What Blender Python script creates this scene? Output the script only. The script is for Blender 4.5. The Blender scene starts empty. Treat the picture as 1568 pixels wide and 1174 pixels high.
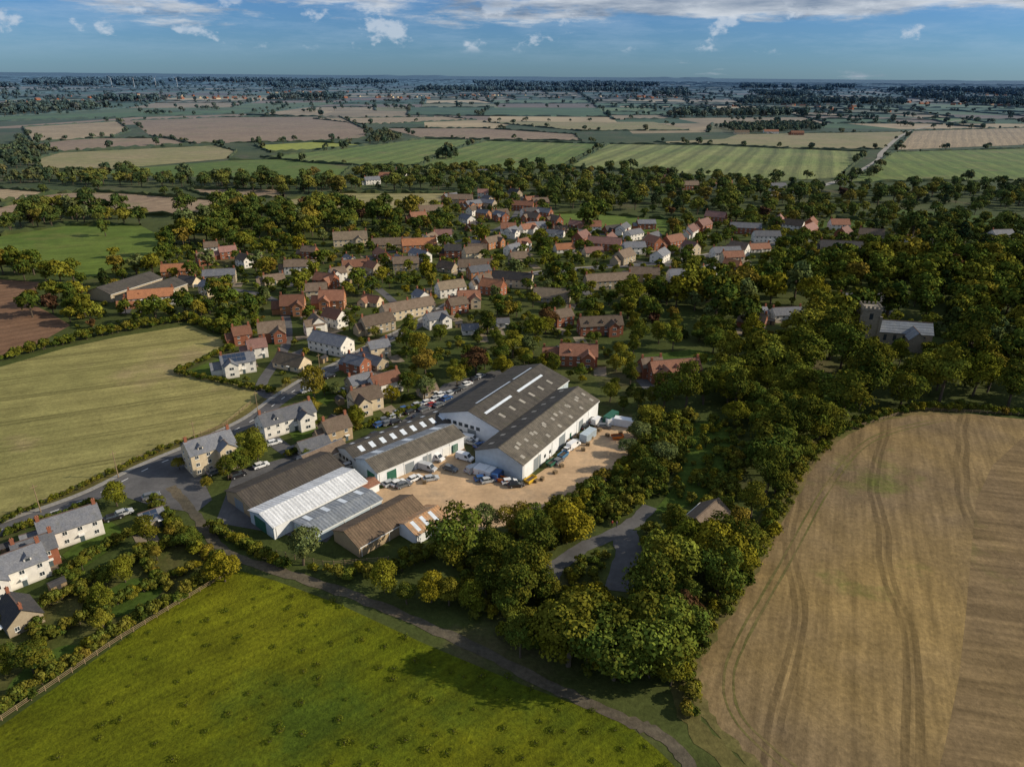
import bpy, math, random
import numpy as np
from mathutils import Matrix, Vector
random.seed(7)
RNG=np.random.default_rng(11)
scene=bpy.context.scene
COL=scene.collection
# ------------------------------------------------------------------ camera
CAM_H=100.0; PITCH=23.4; ROLL=0.5; F=1088.0
CM=Matrix.Rotation(math.radians(90-PITCH),4,'X')@Matrix.Rotation(math.radians(ROLL),4,'Z')
cd=bpy.data.cameras.new("camera"); cam=bpy.data.objects.new("camera",cd); COL.objects.link(cam)
cam.matrix_world=Matrix.Translation((0,0,CAM_H))@CM
cd.sensor_width=36; cd.lens=F/1568*36; cd.clip_start=1; cd.clip_end=200000
scene.camera=cam
def P(x,y):
    """survey: sight line of the photograph intersected with the level ground -> ground coordinates in metres"""
    v=CM.to_3x3()@Vector(((x-784)/F,-(y-587)/F,-1))
    t=-CAM_H/v.z
    return (v.x*t,v.y*t)
def PP(l): return [P(*p) for p in l]
# ------------------------------------------------------------------ light
SAZ=math.radians(90); SEL=math.radians(28)
sdir=Vector((math.sin(SAZ)*math.cos(SEL),math.cos(SAZ)*math.cos(SEL),math.sin(SEL)))
sl=bpy.data.lights.new("sun","SUN"); sl.energy=5.0; sl.angle=math.radians(0.5); sl.color=(1,0.87,0.68)
so=bpy.data.objects.new("sun",sl); COL.objects.link(so); so.rotation_euler=sdir.to_track_quat('Z','Y').to_euler()
scene.view_settings.view_transform='Standard'; scene.view_settings.look='None'; scene.view_settings.exposure=0
# ------------------------------------------------------------------ node helpers
class G:
    def __init__(s,nt): s.nt=nt
    def n(s,t,ins=None,**pr):
        nd=s.nt.nodes.new(t)
        for k,v in pr.items(): setattr(nd,k,v)
        for k,v in (ins or {}).items():
            if isinstance(v,bpy.types.NodeSocket): s.nt.links.new(v,nd.inputs[k])
            else: nd.inputs[k].default_value=v
        return nd
    def m(s,op,a,b=0.0,c=0.0,clamp=False):
        nd=s.n('ShaderNodeMath',{0:a,1:b,2:c},operation=op); nd.use_clamp=clamp; return nd.outputs[0]
    def mix(s,f,a,b,bt='MIX'):
        nd=s.n('ShaderNodeMix',None,data_type='RGBA',blend_type=bt)
        for i,v in ((0,f),(6,a),(7,b)):
            if isinstance(v,bpy.types.NodeSocket): s.nt.links.new(v,nd.inputs[i])
            else: nd.inputs[i].default_value=v if i==0 else tuple(v)+((1,) if len(v)==3 else ())
        return nd.outputs[2]
    def grey(s,v): return s.n('ShaderNodeCombineColor',{0:v,1:v,2:v}).outputs[0]
    def noise(s,vec,sc,det=4,rough=.55):
        return s.n('ShaderNodeTexNoise',{'Vector':vec,'Scale':sc,'Detail':det,'Roughness':rough}).outputs[0]
    def mr(s,v,a,b,c,d,smooth=False):
        nd=s.n('ShaderNodeMapRange',{0:v,1:a,2:b,3:c,4:d})
        if smooth: nd.interpolation_type='SMOOTHSTEP'
        return nd.outputs[0]
    def sep(s,v): return s.n('ShaderNodeSeparateXYZ',{0:v}).outputs
HAZE_TINT=(0.068,0.136,0.228)
def haze_tint(g,col,k=1.0):  # distance haze painted into the surface colour as a blue tint
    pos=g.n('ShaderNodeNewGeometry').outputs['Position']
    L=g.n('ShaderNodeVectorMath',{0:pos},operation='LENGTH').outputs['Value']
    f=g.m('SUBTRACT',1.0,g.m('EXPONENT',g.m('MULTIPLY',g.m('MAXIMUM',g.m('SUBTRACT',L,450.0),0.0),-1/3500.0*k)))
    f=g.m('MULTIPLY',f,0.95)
    return g.mix(f,col,HAZE_TINT)
def newmat(name):
    m=bpy.data.materials.new(name); m.use_nodes=True; nt=m.node_tree; nt.nodes.clear(); return m,G(nt)
def finish(g,col,rough=.9,spec=.2,metal=0,bump=None,bd=.1,bs=.5):
    ins={'Base Color':col if isinstance(col,bpy.types.NodeSocket) else tuple(col)+(1,),'Roughness':rough,'Metallic':metal,'Specular IOR Level':spec}
    if bump is not None:
        ins['Normal']=g.n('ShaderNodeBump',{'Height':bump,'Distance':bd,'Strength':bs}).outputs[0]
    b=g.n('ShaderNodeBsdfPrincipled',ins)
    o=g.n('ShaderNodeOutputMaterial',{0:b.outputs[0]})
def simple(name,c,rough=.8,spec=.3,metal=0,var=.25,sc=1.5):
    m,g=newmat(name)
    co=g.n('ShaderNodeTexCoord').outputs['Object']
    n=g.noise(co,sc,4); v=g.mr(n,.25,.75,1-var,1+var)
    col=g.mix(1.0,c,g.grey(v),'MULTIPLY')
    finish(g,col,rough,spec,metal); return m
def field_mat(name,cA,cB,cC=None,ang=0,per=8,st=.12,tram=0,big=.012,warp=2.0,fine=.9,tuft=.25,bumpd=.25,midv=.18,streak=0,tw=.6,td=.22,pc=(.55,.68)):
    m,g=newmat(name)
    pos=g.n('ShaderNodeNewGeometry').outputs['Position']
    n1=g.mr(g.noise(pos,big,5,.6),.36,.64,0,1)
    col=g.mix(n1,cA,cB)
    if cC:
        n3=g.mr(g.noise(g.n('ShaderNodeVectorMath',{0:pos,1:(500,90,3)},operation='ADD').outputs[0],big*1.6,6,.65),pc[0],pc[1],0,.85)
        col=g.mix(n3,col,cC)
    rot=g.n('ShaderNodeVectorRotate',{'Vector':pos,'Angle':-math.radians(ang)},rotation_type='Z_AXIS').outputs[0]
    X=g.sep(rot)[1]
    wv=g.m('MULTIPLY',g.noise(pos,.01,2),warp)
    XX=g.m('ADD',X,g.m('MULTIPLY',wv,per*.5))
    s=g.m('SINE',g.m('MULTIPLY',XX,2*math.pi/per))
    s2=g.m('SINE',g.m('MULTIPLY',XX,2*math.pi/(per*.37)))
    v=g.m('ADD',1.0,g.m('ADD',g.m('MULTIPLY',s,st),g.m('MULTIPLY',s2,st*.6)))
    fn=g.noise(pos,fine,5,.7)
    v=g.m('MULTIPLY',v,g.mr(fn,.25,.75,1-tuft,1+tuft))
    mid=g.noise(pos,.11,4,.6)
    v=g.m('MULTIPLY',v,g.mr(mid,.3,.7,1-midv,1+midv))
    if streak:
        sv=g.n('ShaderNodeVectorMath',{0:rot,1:(.035,.55,1)},operation='MULTIPLY').outputs[0]
        v=g.m('MULTIPLY',v,g.mr(g.noise(sv,1,5,.65),.3,.7,1-streak,1+streak))
    if tram:
        fr=g.m('FRACT',g.m('DIVIDE',XX,tram))
        ab=g.m('ABSOLUTE',g.m('SUBTRACT',fr,.5))
        a=g.m('ADD',g.m('LESS_THAN',g.m('ABSOLUTE',g.m('SUBTRACT',ab,1.0/tram)),tw*.5/tram),0.0)
        v=g.m('MULTIPLY',v,g.m('SUBTRACT',1.0,g.m('MULTIPLY',g.m('MULTIPLY',a,td),g.mr(mid,.3,.6,.2,1.2))))
    col=g.mix(1.0,col,g.grey(v),'MULTIPLY')
    finish(g,haze_tint(g,col),.95,.1,0,fn,bumpd,.6); return m
def foliage(name,ramp,tip=(.21,.175,.02),ta=.5,k=1.0):
    m,g=newmat(name)
    r=g.n('ShaderNodeObjectInfo').outputs['Random']
    cr=g.n('ShaderNodeValToRGB',{0:r}); e=cr.color_ramp; e.interpolation='LINEAR'
    while len(e.elements)<len(ramp): e.elements.new(.5)
    for el,(p,c) in zip(e.elements,ramp): el.position=p; el.color=tuple(x*k for x in c)+(1,)
    tone=g.n('ShaderNodeAttribute',None,attribute_name='tone')
    sp=g.n('ShaderNodeSeparateColor',{0:tone.outputs['Color']}).outputs
    col=g.mix(1.0,cr.outputs[0],g.grey(sp[0]),'MULTIPLY')
    col=g.mix(g.m('MULTIPLY',sp[1],ta),col,tip)
    col=haze_tint(g,col)
    d=g.n('ShaderNodeBsdfDiffuse',{'Color':col})
    g.n('ShaderNodeOutputMaterial',{0:d.outputs[0]}); return m
# ------------------------------------------------------------------ mesh builder
class MB:
    def __init__(s): s.v=[];s.f=[];s.m=[];s.T=None
    def add(s,vs,fs,m=0):
        o=len(s.v)
        if s.T is not None: vs=[tuple(s.T@Vector(v)) for v in vs]
        s.v+=list(vs); s.f+=[tuple(i+o for i in f) for f in fs]; s.m+=[m]*len(fs)
    def quad(s,a,b,c,d,m=0): s.add([a,b,c,d],[(0,1,2,3)],m)
    def box(s,x0,x1,y0,y1,z0,z1,m=0):
        s.add([(x0,y0,z0),(x1,y0,z0),(x1,y1,z0),(x0,y1,z0),(x0,y0,z1),(x1,y0,z1),(x1,y1,z1),(x0,y1,z1)],
              [(3,2,1,0),(4,5,6,7),(0,1,5,4),(1,2,6,5),(2,3,7,6),(3,0,4,7)],m)
    def cone(s,a,b,r0,r1,m=0,k=8,cap=True):
        a=Vector(a);b=Vector(b);d=(b-a).normalized(); q=d.to_track_quat('Z','Y')
        vs=[]
        for c,r in((a,r0),(b,r1)):
            for i in range(k):
                t=2*math.pi*i/k; vs.append(tuple(c+q@Vector((r*math.cos(t),r*math.sin(t),0))))
        fs=[(i,(i+1)%k,k+(i+1)%k,k+i) for i in range(k)]
        if cap: fs+=[tuple(range(k,2*k)),tuple(reversed(range(k)))]
        s.add(vs,fs,m)
    def mesh(s,name,mats):
        me=bpy.data.meshes.new(name); me.from_pydata(s.v,[],s.f)
        for m in mats: me.materials.append(m)
        me.polygons.foreach_set('material_index',s.m); me.update(); return me
    def obj(s,name,mats,parent=None,loc=(0,0,0),rz=0):
        o=bpy.data.objects.new(name,s.mesh(name,mats)); COL.objects.link(o); o.location=loc; o.rotation_euler=(0,0,rz)
        if parent: o.parent=parent
        return o
def empty(name,loc,rz=0):
    o=bpy.data.objects.new(name,None); COL.objects.link(o); o.location=loc; o.rotation_euler=(0,0,rz); o.empty_display_size=.5; return o
# ------------------------------------------------------------------ materials
ground_m=field_mat('village_ground_grass',(.042,.060,.015),(.070,.082,.024),(.10,.085,.045),per=23,st=.05,tuft=.35)
meadow_m=field_mat('meadow_grass',(.076,.096,.004),(.126,.132,.006),(.050,.082,.008),ang=38,per=19,st=.03,big=.022,fine=1.3,tuft=.45,bumpd=.6,midv=.25,streak=.28,pc=(.5,.66))
brown_m=field_mat('stubble_field_soil',(.245,.172,.070),(.150,.112,.070),(.11,.125,.030),ang=66,per=9,st=.04,tram=22,big=.014,warp=7,tuft=.34,streak=.28,tw=1.3,td=.30,midv=.17,pc=(.57,.66))
soil2_m=field_mat('cultivated_soil',(.160,.115,.064),(.21,.148,.070),(.12,.115,.036),ang=-12,per=7,st=.07,tram=18,big=.02,warp=3,tuft=.30,streak=.28,tw=1.0,td=.15,pc=(.56,.66))
left_m=field_mat('drilled_field',(.20,.19,.068),(.245,.22,.082),(.29,.225,.12),ang=25,per=12,st=.06,tram=20,warp=2,streak=.2,tw=1.3,td=.30,tuft=.28)
plough_m=field_mat('ploughed_soil',(.15,.085,.05),(.18,.11,.07),ang=40,per=6,st=.1)
tan_m=field_mat('tan_stubble',(.29,.22,.13),(.36,.28,.17),ang=60,per=14,st=.1,tram=40,streak=.2)
beige_m=field_mat('beige_stubble',(.28,.23,.12),(.22,.21,.085),ang=15,per=18,st=.1,tram=30,streak=.2)
mauve_m=field_mat('bare_soil',(.23,.165,.11),(.27,.20,.13),(.20,.17,.09),ang=70,per=15,st=.06,tram=36,streak=.2)
green_m=field_mat('winter_crop_green',(.10,.15,.03),(.15,.18,.045),(.20,.18,.07),ang=75,per=26,st=.12,tram=26,streak=.18)
stripe_m=field_mat('striped_green_crop',(.14,.175,.05),(.20,.21,.075),ang=68,per=34,st=.22,tram=34,warp=.6,streak=.22)
bright_m=field_mat('pasture_green',(.08,.125,.02),(.115,.155,.03),(.14,.14,.04),ang=20,per=20,st=.04,streak=.18)
yellow_m=field_mat('yellow_green_crop',(.29,.31,.04),(.25,.28,.05),ang=0,per=20,st=.05)
lawn_m=field_mat('lawn_grass',(.05,.085,.014),(.07,.105,.018),per=3,st=.08,tuft=.3)
rough_m=field_mat('rough_garden_grass',(.060,.072,.018),(.095,.088,.030),(.045,.065,.014),per=4,st=.05,big=.09,tuft=.4)
verge_m=field_mat('verge_grass',(.08,.085,.024),(.13,.11,.04),per=5,st=.05,tuft=.35)
gravel_m=field_mat('yard_gravel',(.52,.36,.215),(.44,.31,.19),(.31,.235,.16),per=17,st=.03,big=.05,tuft=.16,bumpd=.05,streak=.08)
asph_m=field_mat('asphalt',(.085,.085,.090),(.12,.118,.118),per=7,st=.03,big=.06,tuft=.18,bumpd=.02)
drive_m=field_mat('driveway_gravel',(.26,.21,.15),(.19,.16,.12),(.10,.10,.06),per=7,st=.03,big=.12,tuft=.25,bumpd=.03)
track_m=field_mat('dirt_track',(.07,.065,.05),(.12,.10,.07),per=3,st=.05,big=.05,tuft=.35)
margin_m=field_mat('field_margin',(.17,.13,.06),(.10,.10,.03),per=3,st=.05,big=.05,tuft=.4)
pave_m=simple('pavement_concrete',(.26,.25,.23)); mark_m=simple('white_road_paint',(.7,.7,.68))
fol_mix=foliage('autumn_foliage',[(0,(.028,.046,.010)),(.25,(.042,.066,.012)),(.55,(.062,.086,.014)),(.75,(.092,.104,.015)),(.92,(.130,.122,.015)),(1,(.125,.085,.018))],k=1.28)
fol_wood=foliage('woodland_foliage',[(0,(.022,.040,.009)),(.3,(.036,.058,.011)),(.65,(.056,.076,.012)),(.9,(.095,.098,.013)),(1,(.10,.070,.015))],k=1.16)
fol_gold=foliage('golden_foliage',[(0,(.070,.088,.011)),(.5,(.115,.115,.012)),(1,(.165,.140,.012))],k=1.2)
fol_dark=foliage('dark_evergreen_foliage',[(0,(.016,.033,.012)),(1,(.034,.054,.016))],ta=.15)
fol_pale=foliage('pale_willow_foliage',[(0,(.075,.105,.038)),(1,(.11,.13,.045))],ta=.2)
fol_copper=foliage('copper_beech_foliage',[(0,(.045,.024,.018)),(1,(.085,.048,.020))],tip=(.14,.08,.03),ta=.4)
fol_hedge=foliage('hedge_foliage',[(0,(.036,.058,.012)),(.6,(.064,.080,.015)),(1,(.11,.10,.018))],k=1.15)
fol_far=foliage('distant_tree_foliage',[(0,(.034,.056,.018)),(.5,(.056,.078,.020)),(.85,(.086,.092,.022)),(1,(.11,.085,.02))],ta=.35)
fol_grass=foliage('rough_grass',[(0,(.065,.092,.008)),(1,(.115,.125,.012))],tip=(.15,.14,.03),ta=.3)
bark_m=simple('bark',(.09,.07,.05))
def ground_poly(name,pts,mat,z):
    me=bpy.data.meshes.new(name); me.from_pydata([(x,y,z) for x,y in pts],[],[tuple(range(len(pts)))])
    me.materials.append(mat); me.update()
    if me.polygons[0].normal.z<0: me.flip_normals()
    o=bpy.data.objects.new(name,me); COL.objects.link(o); return o
def smooth(pts,n=6,closed=False):
    out=[];N=len(pts)
    rng=range(N) if closed else range(N-1)
    for i in rng:
        p0=pts[(i-1)%N] if closed or i>0 else pts[0]; p1=pts[i]; p2=pts[(i+1)%N]; p3=pts[(i+2)%N] if closed or i+2<N else pts[-1]
        for k in range(n):
            t=k/n
            out.append(tuple(.5*((2*p1[j])+(-p0[j]+p2[j])*t+(2*p0[j]-5*p1[j]+4*p2[j]-p3[j])*t*t+(-p0[j]+3*p1[j]-3*p2[j]+p3[j])*t**3) for j in(0,1)))
    if not closed: out.append(pts[-1])
    return out
def offs(pts,d):
    a=np.array(pts); t=np.gradient(a,axis=0); t/=np.linalg.norm(t,axis=1)[:,None]+1e-9
    return a+np.stack([-t[:,1],t[:,0]],1)*(d if np.isscalar(d) else np.array(d)[:,None])
ROADS=[]
def ribbon(name,pts,w,mat,z,o=0,h=0,reg=True,rag=0):
    n=len(pts); j1=RNG.uniform(-rag,rag,n); j2=RNG.uniform(-rag,rag,n)
    L=offs(pts,o+w/2+j1);R=offs(pts,o-w/2+j2);mb=MB()
    for i in range(n-1):
        a,b,c,d=R[i],R[i+1],L[i+1],L[i]
        mb.quad((*a,z+h),(*b,z+h),(*c,z+h),(*d,z+h))
        if h:
            mb.quad((*a,z),(*b,z),(*b,z+h),(*a,z+h)); mb.quad((*c,z),(*d,z),(*d,z+h),(*c,z+h))
    if reg: ROADS.append((np.array(pts),w/2))
    return mb.obj(name,[mat])
def dashes(name,pts,mat,z,dash=2,gap=4,w=.12):
    mb=MB();a=np.array(pts);s=np.r_[0,np.cumsum(np.linalg.norm(np.diff(a,axis=0),axis=1))];d=0
    f=lambda t:np.array([np.interp(t,s,a[:,0]),np.interp(t,s,a[:,1])])
    while d<s[-1]-dash:
        p=f(d);q=f(d+dash);u=(q-p)/np.linalg.norm(q-p);nn=np.array([-u[1],u[0]])*w
        mb.quad((*(p-nn),z),(*(q-nn),z),(*(q+nn),z),(*(p+nn),z)); d+=dash+gap
    mb.obj(name,[mat])
# ------------------------------------------------------------------ ground
me=bpy.data.meshes.new("ground"); S=90000
me.from_pydata([(-S,-3000,0),(S,-3000,0),(S,S,0),(-S,S,0)],[],[(0,1,2,3)]); me.materials.append(ground_m)
COL.objects.link(bpy.data.objects.new("ground",me))
meadow=PP([(345,868),(420,888),(520,925),(650,985),(800,1048),(900,1085),(965,1112),(1010,1150),(1060,1200),(1200,1500),(-500,1500),(-200,1240),(0,1112),(180,985)])
ground_poly('meadow',meadow,meadow_m,.03)
bf=smooth([(1480,633),(1400,633),(1335,646),(1285,668),(1245,705),(1205,775),(1165,848),(1130,910),(1092,965),(1064,1020),(1068,1065),(1100,1120),(1180,1190),(1330,1300)])
brown=PP(bf+[(1500,1500),(2600,1500),(2600,760),(1900,660),(1568,642)])
ground_poly('stubble_field',brown,brown_m,.035)
ground_poly('cultivated_soil',PP([(1568,668),(1520,712),(1495,765),(1487,850),(1478,950),(1468,1040),(1445,1150),(1400,1300),(1380,1400),(1500,1480),(2500,1480),(2500,800),(1900,690)]),soil2_m,.042)
ribbon('field_margin',offs(PP(bf),.2).tolist(),2.0,margin_m,.05,reg=False,rag=.5)
ribbon('rough_grass_margin',offs(PP(bf),-2.6).tolist(),3.6,verge_m,.046,reg=False,rag=.8)
wl=PP(smooth([(1440,640),(1330,672),(1262,745),(1195,862),(1130,975),(1108,1040),(1130,1110),(1230,1200)]))
for o_ in(0,1.7): ribbon('tractor_wheeling',offs(wl,o_).tolist(),.45,margin_m,.052+o_*.001,reg=False,rag=.1)
leftf=PP([(0,562),(100,533),(180,516),(290,498),(345,522),(350,533),(325,545),(272,570),(340,582),(425,600),(385,622),(340,662),(240,697),(130,748),(0,805),(-500,1000),(-500,690)])
ground_poly('drilled_field',leftf,left_m,.04)
ground_poly('ploughed_field',PP([(-300,440),(0,428),(60,432),(48,465),(78,480),(108,498),(60,525),(0,545),(-300,620)]),plough_m,.045)
MIDF=[('brown_field',[(0,318),(70,298),(135,294),(200,297),(345,308),(335,322),(290,331),(170,328),(60,318),(0,335),(-200,350),(-200,335)],mauve_m),
('tan_field',[(-200,290),(0,289),(92,296),(0,309),(-200,320)],tan_m),
('soil_field',[(285,290),(430,290),(432,302),(330,304)],mauve_m),
('olive_field',[(405,326),(440,306),(520,296),(690,296),(690,306),(640,328),(560,318)],beige_m),
('green_field',[(50,264),(160,262),(350,246),(420,244),(540,256),(520,272),(430,282),(330,272)],bright_m),
('beige_field',[(60,243),(92,234),(330,223),(362,232),(350,243),(160,260),(60,260)],beige_m),
('soil_field',[(45,222),(130,212),(260,212),(290,221),(90,233)],mauve_m),
('stubble_strip_field',[(35,195),(180,186),(200,200),(170,211),(50,218)],tan_m),
('soil_field',[(200,185),(340,180),(520,179),(562,200),(560,212),(480,217),(300,220),(230,208)],mauve_m),
('yellow_field',[(390,223),(480,218),(560,222),(500,229),(415,234)],yellow_m),
('green_field',[(400,241),(500,231),(650,213),(740,215),(690,229),(640,254),(560,254),(480,250)],green_m),
('green_field',[(642,256),(694,230),(745,216),(925,221),(860,255),(780,262)],green_m),
('striped_field',[(868,258),(932,221),(1100,223),(1330,233),(1285,272),(1190,278),(1000,262)],stripe_m),
('green_field',[(1368,233),(1568,228),(1800,228),(1800,280),(1568,276),(1300,280)],green_m),
('tan_field',[(1398,201),(1568,196),(1800,190),(1800,222),(1568,222),(1372,230)],tan_m),
('stubble_field_strip',[(1000,218),(1110,213),(1130,206),(1388,202),(1352,229),(1200,228)],beige_m),
('soil_field',[(590,197),(740,197),(880,206),(890,216),(650,212)],mauve_m),
('tan_field',[(740,187),(1000,187),(1060,200),(890,201)],beige_m),
('gold_field',[(480,182),(680,179),(730,184),(560,191)],tan_m),
('allotment_field',[(1360,320),(1568,336),(1700,345),(1700,372),(1568,362),(1400,342)],lawn_m),
('village_green',[(840,328),(900,327),(1035,338),(1022,364),(880,354),(835,342)],bright_m),
('paddock',[(-200,375),(0,362),(100,346),(215,346),(265,372),(250,398),(130,428),(60,418),(0,400),(-200,410)],bright_m),
('paddock',[(1230,345),(1280,335),(1340,340),(1350,352),(1260,358)],lawn_m)]
MIDW=[]
for i,(nm,pl,mt) in enumerate(MIDF):
    w=PP(pl); MIDW.append(w); ground_poly(nm,w,mt,.06+.012*i)
# yards, roads
ground_poly('yard',PP([(560,752),(585,748),(650,700),(672,662),(700,660),(725,715),(800,742),(860,700),(928,636),(985,648),(975,690),(930,735),(880,762),(845,790),(740,812),(650,822),(600,790),(570,775)]),gravel_m,.055)
ground_poly('yard',PP([(680,588),(790,560),(800,575),(690,640),(600,690),(585,672)]),asph_m,.06)
ground_poly('yard',PP([(360,722),(440,700),(505,725),(560,765),(500,830),(330,800)]),asph_m,.062)
ground_poly('car_park',PP([(165,752),(215,716),(268,700),(300,712),(325,765),(300,785),(235,775)]),asph_m,.066)
ground_poly('grass_bank',PP([(1050,650),(1100,642),(1125,665),(1120,715),(1075,765),(1030,785),(1000,785),(1035,740)]),lawn_m,.05)
ground_poly('lawn',PP([(985,545),(1060,535),(1105,545),(1070,560),(1000,558)]),lawn_m,.052)
ground_poly('lawn',PP([(1230,615),(1260,600),(1310,602),(1320,620),(1260,632)]),lawn_m,.054)
ground_poly('garden_lawn',PP([(440,660),(475,640),(500,650),(490,675),(455,680)]),lawn_m,.056)
ground_poly('garden_lawn',PP([(465,605),(500,590),(530,600),(500,620)]),lawn_m,.058)
ground_poly('garden_lawn',PP([(275,572),(340,548),(345,580),(410,598),(345,585)]),lawn_m,.059)
ground_poly('garden_lawn',PP([(330,500),(360,470),(385,480),(350,508)]),lawn_m,.0605)
ground_poly('garden_lawn',PP([(95,850),(165,795),(200,820),(120,875)]),lawn_m,.061)
ground_poly('rough_garden',PP([(-60,960),(60,915),(180,860),(290,828),(340,868),(180,972),(0,1090),(-120,1160)]),rough_m,.048)
ground_poly('garden_lawn',PP(smooth([(140,925),(205,885),(250,905),(180,945)],4,True)),lawn_m,.063)
ground_poly('garden_lawn',PP(smooth([(20,1040),(90,990),(130,1000),(20,1070)],4,True)),lawn_m,.064)
main=smooth(PP([(-150,880),(0,812),(90,780),(150,756),(225,718),(300,686),(385,645),(430,612),(480,580),(530,556),(580,528),(640,498),(700,462),(760,432),(830,418),(920,410),(1040,400),(1140,380),(1240,368)]),6)
ribbon('main_road',main,5.5,asph_m,.075); ribbon('pavement',main,1.5,pave_m,.02,o=3.6,h=.13); ribbon('grass_verge',main,2.5,verge_m,.045,o=5.8,reg=False)
dashes('road_centre_line',main,mark_m,.082)
ribbon('side_road',smooth(PP([(385,645),(440,690),(480,700),(560,700),(620,650),(690,600),(760,570)]),6),4.5,asph_m,.071)
lane=smooth(PP([(262,745),(300,790),(345,845),(420,872),(520,905),(640,952),(760,1008),(860,1058),(960,1103),(1010,1125),(1060,1180),(1150,1400)]),8)
ribbon('farm_track',lane,2.4,track_m,.068,rag=.35)
ribbon('driveway',smooth(PP([(838,895),(850,870),(885,842),(930,822),(970,800),(995,775)]),6),3.8,asph_m,.072,rag=.3)
ribbon('driveway',smooth(PP([(955,812),(962,850),(950,890),(948,905)]),6),6.0,asph_m,.074,rag=.3)
ribbon('village_lane',smooth(PP([(430,612),(400,590),(440,520),(420,460),(330,440),(240,440),(150,450)]),6),4,asph_m,.070)
ribbon('village_lane',smooth(PP([(640,498),(600,460),(560,420),(580,390),(700,370),(780,340),(800,300)]),6),4,asph_m,.069)
ribbon('country_road',smooth(PP([(1180,300),(1262,284),(1310,266),(1345,245),(1352,232),(1388,204),(1440,190),(1500,180)]),6),7,pave_m,.35)
# ------------------------------------------------------------------ trees
def leaf_cloud(mb_v,mb_f,tone,rng,lobes,n,leaf,hue=0.0):
    r=np.array([l[3] for l in lobes]); p=r**2/np.sum(r**2)
    C=np.array([l[:3] for l in lobes]); lt=rng.uniform(.58,1.42,len(lobes)); lh=rng.uniform(0,1,len(lobes))**2.2
    k=rng.choice(len(lobes),size=int(n*1.7),p=p)
    d=rng.normal(size=(len(k),3)); d/=np.linalg.norm(d,axis=1)[:,None]
    d[:,2]=np.where(d[:,2]<-.35,-d[:,2]*.8,d[:,2])
    bump=1+.15*np.sin(d[:,0]*7+k)*np.cos(d[:,1]*6+k*2)+.12*np.sin(d[:,2]*9+k*3)
    pos=C[k]+d*(r[k]*bump*rng.uniform(.70,1.14,len(k)))[:,None]*np.array([1,1,.85])
    D=np.linalg.norm(pos[:,None,:]-C[None],axis=2)/r[None]; D[np.arange(len(k)),k]=9
    keep=np.where(D.min(axis=1)>.72)[0][:n]
    pos=pos[keep];d=d[keep];k=k[keep];m=len(keep)
    nn=d+rng.normal(size=(m,3))*.45+np.array([0,0,.2]); nn/=np.linalg.norm(nn,axis=1)[:,None]
    t=np.cross(nn,rng.normal(size=(m,3))); t/=np.linalg.norm(t,axis=1)[:,None]; b=np.cross(nn,t)
    s=leaf*rng.uniform(.5,1.25,m)[:,None]*.5
    q=[pos+(t*rng.uniform(.6,1.1,(m,1))+b*rng.uniform(-.3,.3,(m,1)))*s,pos+(b*rng.uniform(.7,1.2,(m,1)))*s,pos-(t*rng.uniform(.6,1.1,(m,1)))*s,pos-(b*rng.uniform(.7,1.2,(m,1)))*s]
    o=len(mb_v); V=np.stack(q,1).reshape(-1,3)
    mb_v.extend(map(tuple,V.tolist())); mb_f.extend([(o+4*i,o+4*i+1,o+4*i+2,o+4*i+3) for i in range(m)])
    tn=lt[k]*rng.uniform(.6,1.4,m); h=np.clip(lh[k]*.8+rng.uniform(-.2,.3,m),0,1)
    tone.extend(np.repeat(np.stack([tn,h],1),4,axis=0).tolist())
def tree_mesh(name,seed,H,R,cb,nl,n,leaf,mat,shape='round'):
    rng=np.random.default_rng(seed); v=[];f=[];tone=[]
    lobes=[]
    ex,ey=rng.uniform(.8,1.15,2)
    for i in range(nl):
        while True:
            q=rng.uniform(-1,1,3)
            if q@q<1: break
        cz=(cb+H)/2; hz=(H-cb)/2
        if shape=='cone':
            u=rng.uniform(0,1); rad=R*(1-u)*.75; a=rng.uniform(0,6.28)
            lobes.append((rad*math.cos(a)*.7,rad*math.sin(a)*.7,cb+u*(H-cb)*.92,R*(.55*(1-u)+.16)))
        else:
            sx=.70*(1-.25*abs(q[2])); lobes.append((q[0]*R*sx*ex,q[1]*R*sx*ey,cz+q[2]*hz*.68,R*rng.uniform(.19,.44)*(1.1-.25*max(q[2],0))))
    if shape!='cone': lobes.append((0,0,(cb+H)/2,R*.48))
    leaf_cloud(v,f,tone,rng,lobes,n,leaf)
    nf=len(f); mb=MB(); mb.v=v; mb.f=f; mb.m=[0]*nf
    tr=max(.12,H*.028); topz=(cb+H)/2
    mb.cone((0,0,-.1),(rng.normal()*.3,rng.normal()*.3,topz),tr,tr*.4,1,7)
    for i in range(min(6,nl)):
        l=lobes[i]; z0=cb*.7+(topz-cb*.7)*rng.uniform(.1,.8)
        if l[2]>z0: mb.cone((0,0,z0),l[:3],tr*.45,tr*.12,1,5)
    tone+= [[1,0]]*(len(mb.v)-len(tone))
    me=mb.mesh(name,[mat,bark_m])
    at=me.color_attributes.new('tone','FLOAT_COLOR','POINT')
    arr=np.ones((len(mb.v),4),dtype=np.float32); arr[:,:2]=np.array(tone); at.data.foreach_set('color',arr.ravel()); return me
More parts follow.
